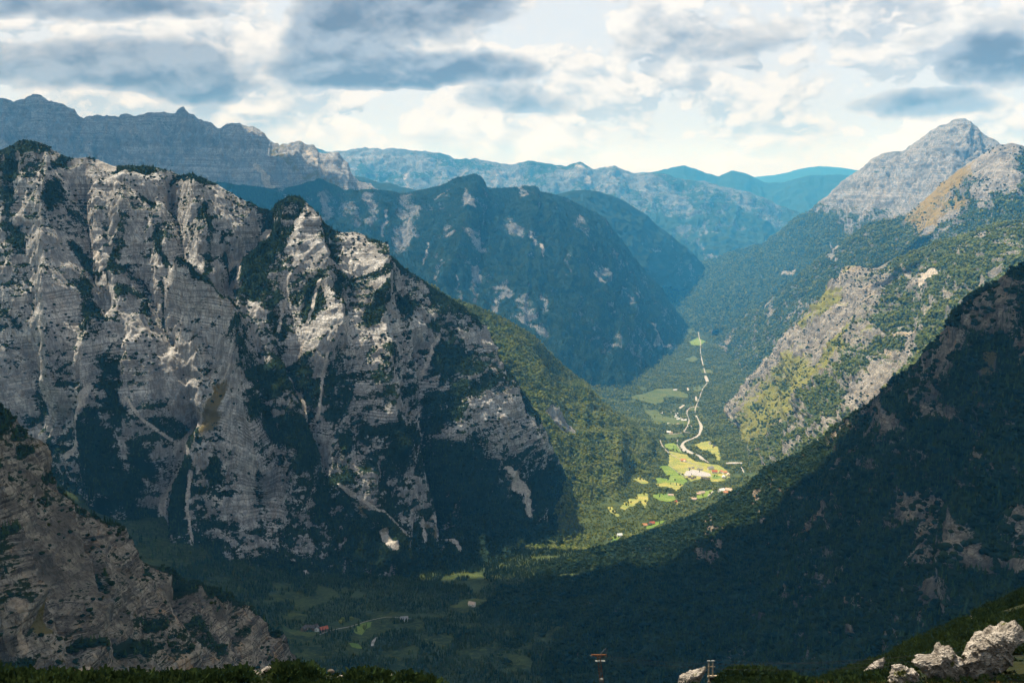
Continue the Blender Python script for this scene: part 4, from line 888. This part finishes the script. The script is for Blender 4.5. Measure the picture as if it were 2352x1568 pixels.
hp(1042, 1142, 14, 10, 5, 60, 'red', 1, 'red-roofed cabin below the green clearing')
hp(1198, 1116, 20, 10, 5, -15, 'tan', 0, 'pale house on the edge of the lower woods')
hp(842, 1322, 16, 10, 5, 10, 'red', 1, 'red-roofed farmhouse on the green strip')
hp(822, 1330, 12, 8, 4, 20, 'dark', 2, 'dark wooden shed beside the red-roofed farmhouse')
hp(780, 1338, 14, 9, 5, 0, 'orange', 0, 'orange-roofed cottage at the end of the green strip')
hp(566, 1424, 14, 10, 5, 15, 'white', 0, 'white cottage in the clearing at the dark slope foot')
for i, (a_, b_) in enumerate([(1190, 848), (1160, 852), (1235, 858), (1262, 862)]):
    hp(a_, b_, 11, 8, 4, 10 + 8 * i, 'grey', 0, 'small grey-roofed house along the upper edge of the car park', 'houses along the car park')
for i, (a_, b_) in enumerate([(1160, 928), (1185, 938), (1205, 930), (1300, 938), (1322, 945), (1275, 936)]):
    hp(a_, b_, 12, 9, 4.5, 15 - 12 * i, 'dark', 1, 'dark-roofed house below the car park', 'houses below the car park')
rg = np.random.default_rng(3)
camp = [(985, 360), (1005, 358), (1025, 362), (1045, 370), (935, 375), (925, 382), (1035, 385), (1060, 382), (1075, 392), (1050, 400), (1070, 408), (1090, 402), (1095, 418), (1110, 412), (1055, 418), (1075, 428), (1095, 432), (1115, 428), (1130, 425), (1140, 435), (1060, 432), (1040, 412), (1012, 372), (1125, 440), (1102, 442)]
for i, (a_, b_) in enumerate(camp):
    hp(a_, b_, rg.uniform(9, 15), 8, 3.5, rg.uniform(-40, 40), 'white', 0, 'small white-roofed cabin of the cluster in the upper village', 'white cabins of the upper village')
for i, (a_, b_, r_) in enumerate([(985, 470, 'white'), (1015, 478, 'white'), (1062, 474, 'tan'), (1090, 490, 'white'), (1160, 488, 'white'), (1185, 492, 'tan'), (1150, 498, 'white')]):
    hp(a_, b_, 14, 8, 4, 5 * i, r_, 0, 'low pale house along the lane below the white cabins', 'houses on the upper village lane')
hp(985, 548, 22, 12, 8, -20, 'white', 0, 'large white house at the corner of the side road')
hp(1005, 552, 16, 10, 6, 10, 'tan', 0, 'tan-roofed annex beside the large white corner house')
hp(1338, 640, 14, 10, 5, 20, 'grey', 0, 'grey-roofed house in the yellow field beyond the river')
hp(1372, 662, 12, 9, 5, -20, 'dark', 1, 'dark-roofed hut at the lower side of the yellow field')
hp(1040, 185, 30, 12, 6, 10, 'white', 0, 'long pale farm in the large shaded pasture')
hp(855, 408, 14, 9, 5, 30, 'red', 2, 'red-roofed wooden house by the pale road in the near valley', Z=Z4)
hp(1432, 335, 14, 9, 5, 10, 'grey', 0, 'pale house where the near valley road enters the trees', Z=Z4)
hp(1918, 228, 14, 9, 5, -20, 'tan', 0, 'lone house in the shaded clearing', Z=Z4)
for i, (a_, b_) in enumerate([(740, 392), (765, 398), (790, 390), (712, 402), (805, 402)]):
    hp(a_, b_, 11, 8, 4.5, 25 * i, 'dark', 2 if i % 2 else 0, 'dark-roofed house of the shaded hamlet', 'houses of the shaded hamlet', Z=Z4)

# ------------------------------------------------------------------ valley trees
rg = np.random.default_rng(5)
def valley_points(n, ya=1250, yb=10800, wd=1250):
    y = rg.uniform(ya, yb, n); xa = np.interp(y, _yy, _axx); x = xa + rg.uniform(-wd, wd, n)
    p = np.stack([x, y, floor_z(x, y)], 1); px, py = proj(p)
    k = (px > -40) & (px < 2400) & (py < 1600); p = p[k]
    keep = rg.random(len(p)) < np.clip(1.0 - (p[:, 1] - 4800) / 9000, 0.35, 1); p = p[keep]
    ok = np.ones(len(p), bool)
    for q in POLYS:
        x0_, y0_ = q[:, :2].min(0); x1_, y1_ = q[:, :2].max(0)
        k_ = np.nonzero((p[:, 0] > x0_) & (p[:, 0] < x1_) & (p[:, 1] > y0_ - 32) & (p[:, 1] < y1_))[0]
        for dy_ in (0, 10, 20, 30):
            if len(k_): ok[k_] &= ~inpoly(p[k_, 0], p[k_, 1] + dy_, q)
    gap = fbm2(p[:, 0] / 70, p[:, 1] / 70, 3, 77); p2 = p[ok & (gap > -0.35)]
    return p2
vp = valley_points(210000)
vp = np.concatenate([vp, valley_points(60000, 1250, 2600, 620)])
hh = rg.uniform(7.5, 15, len(vp)) * np.clip(vp[:, 1] / 5000, 0.75, 1.25) * (0.85 + 0.4 * fbm2(vp[:, 0] / 120, vp[:, 1] / 120, 2, 12))
nb = fbm2(vp[:, 0] / 150, vp[:, 1] / 150, 3, 14)
forest('forest', 'mixed woods of spruce and beech on the valley floor', vp, hh, np.where(rg.random(len(vp)) < np.where(vp[:, 1] > 2560, 0.42 + 0.5 * nb, 0.93), np.where(vp[:, 1] > 2560, rg.integers(9, 11, len(vp)), rg.integers(0, 3, len(vp))), np.where(vp[:, 1] > 2560, rg.integers(3, 5, len(vp)), 2)))  # shade-toned spruces under the cloud, sun-toned ones beyond it
# single trees: near ones on the dark slope and field trees on the meadows
def tree_parts(kind, me_c):
    tr = py_mesh('trunk', [(0.016 * math.cos(a), 0.016 * math.sin(a), z * (1 if True else 0)) for z in (-0.1, 0.45) for a in np.arange(6) * math.pi / 3], [(i, (i + 1) % 6, 6 + (i + 1) % 6, 6 + i) for i in range(6)], m_bark)
    return tr, me_c
SPR = [tree_parts('spruce', KINDS[0]), tree_parts('spruce', KINDS[1]), tree_parts('spruce', KINDS[2])]
BRO = [tree_parts('beech', KINDS[3]), tree_parts('beech', KINDS[4])]
def tree(name, p, h, proto, label, group):
    e = link(bpy.data.objects.new(name, None)); e.location = p; e.scale = (h, h, h); e.rotation_euler = (0, 0, random.uniform(0, 6.28)); tag(e, label, 'tree', group)
    obj('trunk', proto[0], e); obj('crown', proto[1], e)
p, ii, r_ = scatter(LL, 9.0, 0.55, seed=33, margin=-20)
px, py = proj(p); sel = np.argsort(p[:, 1] + 0 * px)[:150]
for i in sel:
    tree('spruce_tree', tuple(p[i]), random.uniform(11, 17), SPR[random.randrange(3)], 'dark spruce among the nearest trees low on the dark forest slope', 'nearest spruces of the dark slope')
fld = []
for q in POLYS[:22] + POLYS[24:26]:
    a = np.array(q); n = 0
    for _ in range(60):
        x, y = rg.uniform(a[:, 0].min(), a[:, 0].max()), rg.uniform(a[:, 1].min(), a[:, 1].max())
        if inpoly(np.array([x]), np.array([y]), a)[0] and rg.random() < 0.35:
            fld.append((x, y)); n += 1
        if n >= 4: break
for k, (x, y) in enumerate(fld):
    z = float(floor_z(np.array([x]), np.array([y]))[0]); con = rg.random() < 0.4
    if con: tree('spruce_tree', (x, y, z), rg.uniform(9, 15), SPR[int(rg.integers(0, 3))], 'dark spruce standing alone in a valley meadow', 'lone spruces of the meadows')
    else: tree('broadleaf_tree', (x, y, z), rg.uniform(7, 12), BRO[int(rg.integers(0, 2))], 'round green broadleaf tree standing alone in a valley meadow', 'lone broadleaf trees of the meadows')

# ------------------------------------------------------------------ foreground: the hillside under the camera
CR = np.array(pts3('-400,1500,66 -260,1535,70 0,1556,70 100,1566 350,1568 480,1563 560,1550 640,1540 700,1540 760,1548 900,1560 960,1575,80 1100,1600 1300,1612,108 1390,1606,112 1480,1600 1560,1580,120 1600,1576 1650,1572,126 1690,1546 1760,1546 1830,1568 1880,1566 1960,1535 2040,1502 2100,1472,150 2200,1426 2290,1384 2352,1356,150 2480,1310 2700,1280,140', 0))
_cr_drop = np.array([-(P(a, b, c)[2] - CAMZ) for a, b, c in CR]); _cr_tan = (CR[:, 0] - CX) / FPX / np.array([pixdir(a, b)[1] for a, b, _ in CR])
MIDT = math.tan(PITCH + math.atan((1584 - CY) / FPX))
def hill(x, y):
    """height of the camera hillside: even slope from the camera's feet to a brow, then a drop"""
    ys = np.maximum(y, 1.0); tn = np.clip(x / np.maximum(ys, np.abs(x) * 0.9 + .5), _cr_tan[0], _cr_tan[-1])
    Yc = np.interp(tn, _cr_tan, CR[:, 2]); Dc = np.interp(tn, _cr_tan, _cr_drop)
    t = np.maximum(y, 0) / Yc
    Ym = 0.5 * Yc; Dm = Ym * MIDT                      # half way down the ground lies just under the lowest line of sight
    zf = -np.where(t < 0.5, 1.7 + (np.maximum(Dm, Dc * .5) - 1.7) * np.minimum(t, .5) * 2, np.maximum(Dm, Dc * .5) + (Dc - np.maximum(Dm, Dc * .5)) * (np.minimum(t, 1) - .5) * 2); over = np.maximum(t - 1, 0) * Yc
    zf = zf - over * 0.95 - 0.004 * over ** 2 * (over < 200)
    zf = zf + np.where(y < 0, 0.12 * y, 0)
    return CAMZ + zf
m_hill, gg = new_mat('hillside'); pos = gg.node('ShaderNodeNewGeometry').outputs['Position']
na = gg.noise(pos, 0.35, 6, 0.6); nb_ = gg.noise(pos, 2.2, 5, 0.6)
c = gg.mix(gg.ss(na, .4, .6), (0.006, 0.010, 0.004), (0.018, 0.020, 0.007)); c = gg.mix(gg.ss(gg.noise(pos, 0.3, 5, .6), .66, .72), c, (0.10, 0.09, 0.07))
finish(m_hill, gg, c, 0.95, nb_, 0.3)
th = np.linspace(-R(42), R(42), 520); rr_ = np.r_[np.linspace(0.4, 20, 20, endpoint=False), np.linspace(20, 150, 190, endpoint=False), np.linspace(150, 300, 24)]
TT, RR = np.meshgrid(th, rr_); hx, hy = np.tan(TT) * RR, RR
hz_ = hill(hx, hy); am = sstep(hy, 3, 20)
hz_ = hz_ + am * (0.9 * fbm2(hx / 9, hy / 9, 4, 41) - 0.35 + 0.25 * fbm2(hx / 1.7, hy / 1.7, 3, 43))
tag(obj('hillside', grid_mesh('hillside', np.stack([hx, hy, hz_], -1)[:, ::-1], None, m_hill)), 'dark shrubby hillside at the bottom of the picture', kind='structure')
cxs = np.linspace(-60, 60, 30); cys = np.linspace(-40, 3.0, 18); XX, YY = np.meshgrid(cxs, cys)
tag(obj('hilltop', grid_mesh('hilltop', np.stack([XX, YY, hill(XX, YY) - 0.05], -1), None, m_hill)), 'hilltop the picture is taken from', kind='structure')
# dwarf pines and shrubs along the brow
def brow(n, p0, p1, back0, back1, seed):
    rg = np.random.default_rng(seed); px = rg.uniform(p0, p1, n); tn = np.interp(px, CR[:, 0], _cr_tan)
    Yc = np.interp(px, CR[:, 0], CR[:, 2]); y = Yc + rg.uniform(back0, back1, n); x = tn * y
    return np.stack([x, y, hill(x, y) - 0.3], 1), rg
parts_ = []
for args in [(3200, -100, 480, -30, 6, 1), (4200, 430, 1000, -30, 6, 2), (1500, 1650, 1830, -22, 8, 3), (11000, 1800, 2480, -72, 12, 4), (300, 1480, 1600, -10, 8, 6)]:
    q, rg = brow(*args); gap = fbm2(q[:, 0] / 7, q[:, 1] / 7, 3, 9); parts_.append(q[gap > -0.25])
q = np.concatenate(parts_); rg = np.random.default_rng(8)
q = q[~((proj(q)[0] > 2020) & (q[:, 1] < 94))]; 
for zx, zy, rx_ in [(352, 728, 44), (455, 704, 46), (835, 764, 34), (985, 774, 62), (1335, 770, 46), (905, 700, 24), (825, 681, 9)]:
    sx_, sy_ = Z4(zx, zy); a_, b_ = proj(q); q = q[~((np.abs(a_ - sx_) < rx_ * .42) & (q[:, 1] < 80) & (b_ > sy_ - 12))]
ppx_, _ = proj(q); tall = np.where((ppx_ > 1660) & (ppx_ < 1830), 1.3, 1.0)
forest('shrubs', 'low dwarf pine shrubs on the near hillside', q, rg.uniform(0.5, 1.15, len(q)) * tall, rg.integers(7, 9, len(q)))

rg = np.random.default_rng(18); tx_ = rg.uniform(_cr_tan[1], _cr_tan[-2], 16000); yy_ = 6 + 110 * rg.random(16000) ** 0.6; xx0 = tx_ * yy_
q = np.stack([xx0, yy_, hill(xx0, yy_) - 0.12], 1); q = q[(fbm2(q[:, 0] / 5, q[:, 1] / 5, 3, 19) > -0.15)]
forest('undergrowth', 'low grass and heath covering the near hillside', q, rg.uniform(0.16, 0.45, len(q)), rg.integers(7, 9, len(q)))
# boulders: an outline on the picture plane swelled into a solid of its own depth
m_bo, gg = new_mat('boulder_limestone'); pos = gg.node('ShaderNodeNewGeometry').outputs['Position']
na = gg.noise(pos, 0.9, 7, 0.65); nb_ = gg.noise(gg.v('MULTIPLY', pos, (1, 1, 1.8)), 4.0, 5, 0.65); nc = gg.noise(pos, 0.5, 4, 0.6)
c = gg.mix(gg.ss(na, .32, .66), (0.13, 0.11, 0.088), (0.42, 0.37, 0.31)); c = gg.mix(gg.ss(nb_, .52, .62), c, (0.05, 0.042, 0.035)); c = gg.mix(gg.ss(nc, .60, .68), c, (0.07, 0.075, 0.012))
finish(m_bo, gg, c, 0.95, gg.add(na, gg.mul(nb_, .4)), 0.6, 0.9)
def boulder(txt, Y, label, depth=0.6, seed=0, sub=5, rough_=0.30):
    o = np.array([[float(v) for v in t.split(',')] for t in txt.split()]); c = o.mean(0)
    ang = np.arctan2(-(o[:, 1] - c[1]), o[:, 0] - c[0]); rad = np.hypot(o[:, 0] - c[0], o[:, 1] - c[1]); k = np.argsort(ang)
    ang, rad = ang[k], rad[k]; aa = np.r_[ang - 2 * math.pi, ang, ang + 2 * math.pi]; ra = np.r_[rad, rad, rad]
    v, f = ico(sub); sc = Y / FPX * 1.02
    tt = np.arctan2(v[:, 2], v[:, 0]); s_ = np.hypot(v[:, 0], v[:, 2])
    r_ = np.interp(tt, aa, ra) * sc * s_ ** 0.8
    q = np.stack([np.cos(tt) * r_, v[:, 1] * rad.mean() * sc * depth, np.sin(tt) * r_], 1)
    sz = rad.mean() * sc; L_ = sz * 0.5
    n = ridged2((q[:, 0] + q[:, 2] * .9) / L_ * 1.6 + seed, (q[:, 2] - q[:, 0] * .4) / L_ * .8 + q[:, 1] / L_, 4, seed) - 0.62 + 0.8 * fbm3(q[:, 0] / L_, q[:, 1] / L_, q[:, 2] / L_, 5, seed, 0.6)
    q = q * (1 + rough_ * n)[:, None]
    e = obj('boulder', py_mesh('boulder', q, f, m_bo)); e.location = P(c[0], c[1], Y); tag(e, label, 'boulder'); return e
boulder('2222,1560 2216,1500 2226,1478 2245,1462 2262,1452 2290,1440 2312,1432 2327,1424 2342,1436 2352,1450 2330,1470 2316,1490 2322,1515 2300,1545 2280,1562', 84, 'large pale slab-like boulder with a pointed tip at the picture corner', 0.7, 3, 6)
boulder('2102,1520 2116,1508 2140,1510 2150,1495 2158,1476 2164,1490 2185,1486 2192,1500 2212,1510 2222,1540 2216,1562 2170,1568 2128,1552', 84, 'jagged pale boulder with a spike in the middle of the three', 0.7, 5, 6)
boulder('2042,1560 2050,1535 2068,1522 2084,1530 2098,1534 2108,1550 2112,1575 2070,1584 2044,1576', 82, 'rounded pale boulder lowest of the three by the dry grass', 0.8, 7)
boulder('2340,1490 2350,1478 2370,1480 2376,1498 2356,1506 2342,1500', 104, 'small pale boulder cut off by the picture edge', 0.8, 8, 4)
boulder('1558,1572 1562,1552 1576,1546 1592,1540 1604,1536 1618,1530 1616,1546 1606,1560 1602,1580 1578,1588', 118, 'sunlit wedge-shaped boulder beside the wooden cable support', 0.7, 9)
boulder('2132,1466 2138,1454 2148,1450 2156,1460 2150,1470 2140,1472', 147, 'small pale rock alone on the dark slope above the boulders', 0.8, 11, 4)
boulder('1986,1552 1996,1530 2006,1524 2012,1540 2022,1512 2028,1510 2026,1532 2014,1556 1996,1562', 98, 'thin grey rock rib below the dark shrubs', 0.7, 12, 4)
boulder('2222,1420 2230,1412 2244,1416 2240,1428 2228,1430', 148, 'little pale rock high on the shrubby brow', 0.8, 13, 4)
for i, (zx, zy, rx_, ry_) in enumerate([(352, 728, 44, 16), (455, 704, 46, 18), (835, 764, 34, 14), (985, 774, 62, 18), (1335, 770, 46, 26), (905, 700, 24, 8), (825, 681, 9, 4)]):
    x_, y_ = Z4(zx, zy); a_ = rx_ / 2.94 * 1.05; b_ = ry_ / 2.94 * 1.5
    lab = ['mossy sunlit stone leftmost on the brow', 'pale sunlit stone beside the mossy one', 'small pale stone in the shrubs', 'long low pale stone at the picture bottom', 'pale pointed stone rightmost on the brow', 'flat mossy stone lying along the brow', 'tiny pale stone on top of the brow'][i]
    boulder(' '.join('%.1f,%.1f' % (x_ + a_ * math.cos(t), y_ - b_ * math.sin(t) * (1.3 if math.sin(t) > 0 else .8)) for t in np.arange(9) * 0.698), 66 + 2 * i if i < 4 else 76, lab, 0.9, 20 + i, 4)
# dry grass by the boulders
m_gr, gg = new_mat('dry_grass'); rn = gg.noise(gg.node('ShaderNodeNewGeometry').outputs['Position'], 3.0, 3); finish(m_gr, gg, gg.mix(gg.ss(rn, .35, .65), (0.07, 0.045, 0.012), (0.26, 0.16, 0.045)), 0.8)
rg = np.random.default_rng(21); gv, gf = [], []
for _ in range(5200):
    px = 1840 + 600 * rg.random() ** 0.75; y = rg.uniform(60, 72); x = np.interp(px, CR[:, 0], _cr_tan) * y
    z = float(hill(np.array([x]), np.array([y]))[0]) - 0.1; h = rg.uniform(.25, .62) * (1 + 0.5 * float(n1d(np.array([px / 22.0]), 3)[0])); a = rg.uniform(0, 6.28); w = rg.uniform(.012, .03); bx, by = rg.normal(0, .16, 2) * h * 2
    b = len(gv); ca, sa_ = math.cos(a) * w, math.sin(a) * w
    gv += [(x - ca, y - sa_, z), (x + ca, y + sa_, z), (x + ca * .7 + bx * .4, y + sa_ * .7 + by * .4, z + h * .6), (x - ca * .7 + bx * .4, y - sa_ * .7 + by * .4, z + h * .6), (x + bx, y + by, z + h)]
    gf += [(b, b + 1, b + 2, b + 3), (b + 3, b + 2, b + 4)]
tag(obj('dry_grass', py_mesh('dry_grass', gv, gf, m_gr)), 'golden dry grass along the bottom by the boulders', kind='stuff')

# ------------------------------------------------------------------ goods cableway: lattice mast, wooden support, cables
m_rust = mat_plain('rusty_steel', (0.12, 0.05, 0.02), .35, 6.0); m_pole = mat_plain('weathered_wood', (0.30, 0.24, 0.16), .3, 5.0); m_gal = mat_plain('galvanised_steel', (0.12, 0.13, 0.12), .15, 8.0, 0.5); m_blk = mat_plain('dark_tarp', (0.02, 0.02, 0.022), .3, 4.0)
def tube(p, q, r, n=6):
    p, q = np.array(p, float), np.array(q, float); d_ = q - p; d_ /= np.linalg.norm(d_); u = np.cross(d_, (0, 0, 1) if abs(d_[2]) < .9 else (1, 0, 0)); u /= np.linalg.norm(u); w = np.cross(d_, u)
    v = [tuple(c + r * (math.cos(a) * u + math.sin(a) * w)) for c in (p, q) for a in np.arange(n) * 2 * math.pi / n]
    return v, [tuple((i, (i + 1) % n, n + (i + 1) % n, n + i)) for i in range(n)] + [tuple(range(n - 1, -1, -1)), tuple(range(n, 2 * n))]
def tubes(name, segs, mat, parent, n=6):
    V_, F_ = [], []
    for p, q, r in segs:
        v, f = tube(p, q, r, n); b = len(V_); V_ += v; F_ += [tuple(i + b for i in k) for k in f]
    return obj(name, py_mesh(name, V_, F_, mat), parent)
def box(name, c, s_, mat, parent):
    v = [(c[0] + a * s_[0] / 2, c[1] + b * s_[1] / 2, c[2] + d_ * s_[2] / 2) for a in (-1, 1) for b in (-1, 1) for d_ in (-1, 1)]
    return obj(name, py_mesh(name, v, hf_, mat), parent)
hf_ = [(0, 1, 3, 2), (4, 6, 7, 5), (0, 4, 5, 1), (2, 3, 7, 6), (0, 2, 6, 4), (1, 5, 7, 3)]
YM = 112.0; U = YM / FPX                      # metres per reference pixel at the mast
top = P(1375, 1503, YM); bot = P(1388, 1622, YM); mast = link(bpy.data.objects.new('lattice_mast', None)); mast.location = bot; tag(mast, 'rusty lattice mast of the goods cableway with a cross arm', 'mast')
H_ = top[2] - bot[2]; lean = top[0] - bot[0]
at_ = lambda f, dx=0.0, dy=0.0: (lean * f + dx, dy, H_ * f)
for sx in (-1, 1):
    for sy in (-1, 1): tubes('leg', [(at_(0, sx * .26, sy * .26), at_(1, sx * .16, sy * .16), .035)], m_rust, mast)
for k in range(20):
    f0, f1 = k / 20, (k + 1) / 20; w0 = .26 - .10 * f0; w1 = .26 - .10 * f1; s_ = 1 if k % 2 else -1
    tubes('brace', [(at_(f0, -w0 * s_, -w0), at_(f1, w1 * s_, -w1), .016), (at_(f1, -w1, -w1), at_(f1, w1, -w1), .018), (at_(f0, -w0, w0 * s_), at_(f1, -w1, -w1 * s_), .016), (at_(f0, w0, -w0 * s_), at_(f1, w1, w1 * s_), .016)], m_rust, mast, 5)
arm = box('cross_arm', at_(1.0, .05), (38 * U, .16, .10), m_rust, mast)
tubes('arm_brace', [(at_(1, -14 * U, 0), at_(.94, 0, 0), .04), (at_(1, 14 * U, 0), at_(.94, 0, 0), .04)], m_rust, mast)
tubes('jib', [((lean + 2 * U, 0, H_), (lean + 17 * U, 0, H_ + 17 * U), .03), ((lean + 17 * U, 0, H_ + 17 * U), (lean + 19 * U, 0, H_ + .05), .035)], m_gal, mast)
box('platform', at_(.885, .1), (24 * U, .4, .04), m_gal, mast)
for dx in (-17, 18): tubes('pulley', [((lean + dx * U, -.08, H_ - .14), (lean + dx * U, .08, H_ - .14), .13)], m_gal, mast, 12)
box('clamp', at_(.52), (.5, .5, .22), m_gal, mast)
YP = 124.0; U = YP / FPX
base = P(1634, 1584, YP); sup = link(bpy.data.objects.new('cable_support', None)); sup.location = base; tag(sup, 'wooden cable support of twin poles on a beam trestle', 'cable support')
zz_ = lambda py: (1584 - py) * U * 1.12; xx_ = lambda px: (px - 1634) * U
for px_ in (1626, 1636):
    tubes('pole', [((xx_(px_), 0, zz_(1552)), (xx_(px_ - .8), 0, zz_(1516)), .10)], m_pole, sup, 8)
    box('pole_cap', (xx_(px_ - .8), 0, zz_(1515.5)), (.42, .3, .12), m_gal, sup)
box('crossbar', (xx_(1632), -.12, zz_(1527.5)), (17 * U, .10, .12), m_pole, sup)
box('beam', (xx_(1638), -.05, zz_(1551)), (29 * U, .3, .22), m_pole, sup)
for px_ in (1627, 1650): tubes('trestle_leg', [((xx_(px_), 0, -.6), (xx_(px_), 0, zz_(1552)), .09)], m_pole, sup, 8)
for k in range(4): box('plank', (xx_(1624.5 + 3 * k), -.25, zz_(1572)), (2.7 * U, .08, 26 * U), m_pole, sup)
box('cover', (xx_(1640), .1, zz_(1558)), (22 * U, .5, 8 * U), m_blk, sup)
tubes('pulley', [((xx_(1642), -.25, zz_(1553.5)), (xx_(1642), .05, zz_(1553.5)), .22)], m_gal, sup, 12)
def cable(a, b, sag, label):
    a, b = np.array(a), np.array(b); t = np.linspace(0, 1, 25)[:, None]; c = a + (b - a) * t; c[:, 2] -= (4 * sag * t * (1 - t))[:, 0]
    V_, F_ = [], []
    for k in range(24):
        v, f = tube(c[k], c[k + 1], .012, 4); b0 = len(V_); V_ += v; F_ += [tuple(i + b0 for i in q) for q in f[:4]]
    tag(obj('cable', py_mesh('cable', V_, F_, m_blk)), label, 'cable')
cable(P(1393, 1506, YM), P(2700, 1436, 52), 1.6, 'upper steel cable running from the lattice mast past the boulders')
cable(P(1359, 1506, YM), P(2700, 1462, 54), 1.9, 'lower steel cable running from the lattice mast past the boulders')
cable(P(1636, 1514, YP), P(2700, 1478, 60), 0.9, 'steel cable running from the wooden support past the boulders')

# ------------------------------------------------------------------ air
hz, gg = new_mat('haze')
pv = gg.node('ShaderNodeVolumePrincipled')
pv.inputs['Color'].default_value = (0.07, 0.46, 1.0, 1); pv.inputs['Density'].default_value = 3.6e-5
pv.inputs['Absorption Color'].default_value = (1, 1, 1, 1)
pv.inputs['Anisotropy'].default_value = 0.0
om = gg.node('ShaderNodeOutputMaterial'); gg.l.new(pv.outputs[0], om.inputs['Volume'])
x0, x1, y0, y1, z0, z1 = -40500, 40500, -8500, 46500, -261.0, 3050.0
hv = [(x, y, z) for x in (x0, x1) for y in (y0, y1) for z in (z0, z1)]
hf = [(0, 1, 3, 2), (4, 6, 7, 5), (0, 4, 5, 1), (2, 3, 7, 6), (0, 2, 6, 4), (1, 5, 7, 3)]
tag(obj('haze', py_mesh('haze', hv, hf, hz)), 'thin blue haze filling the valley air', kind='stuff')
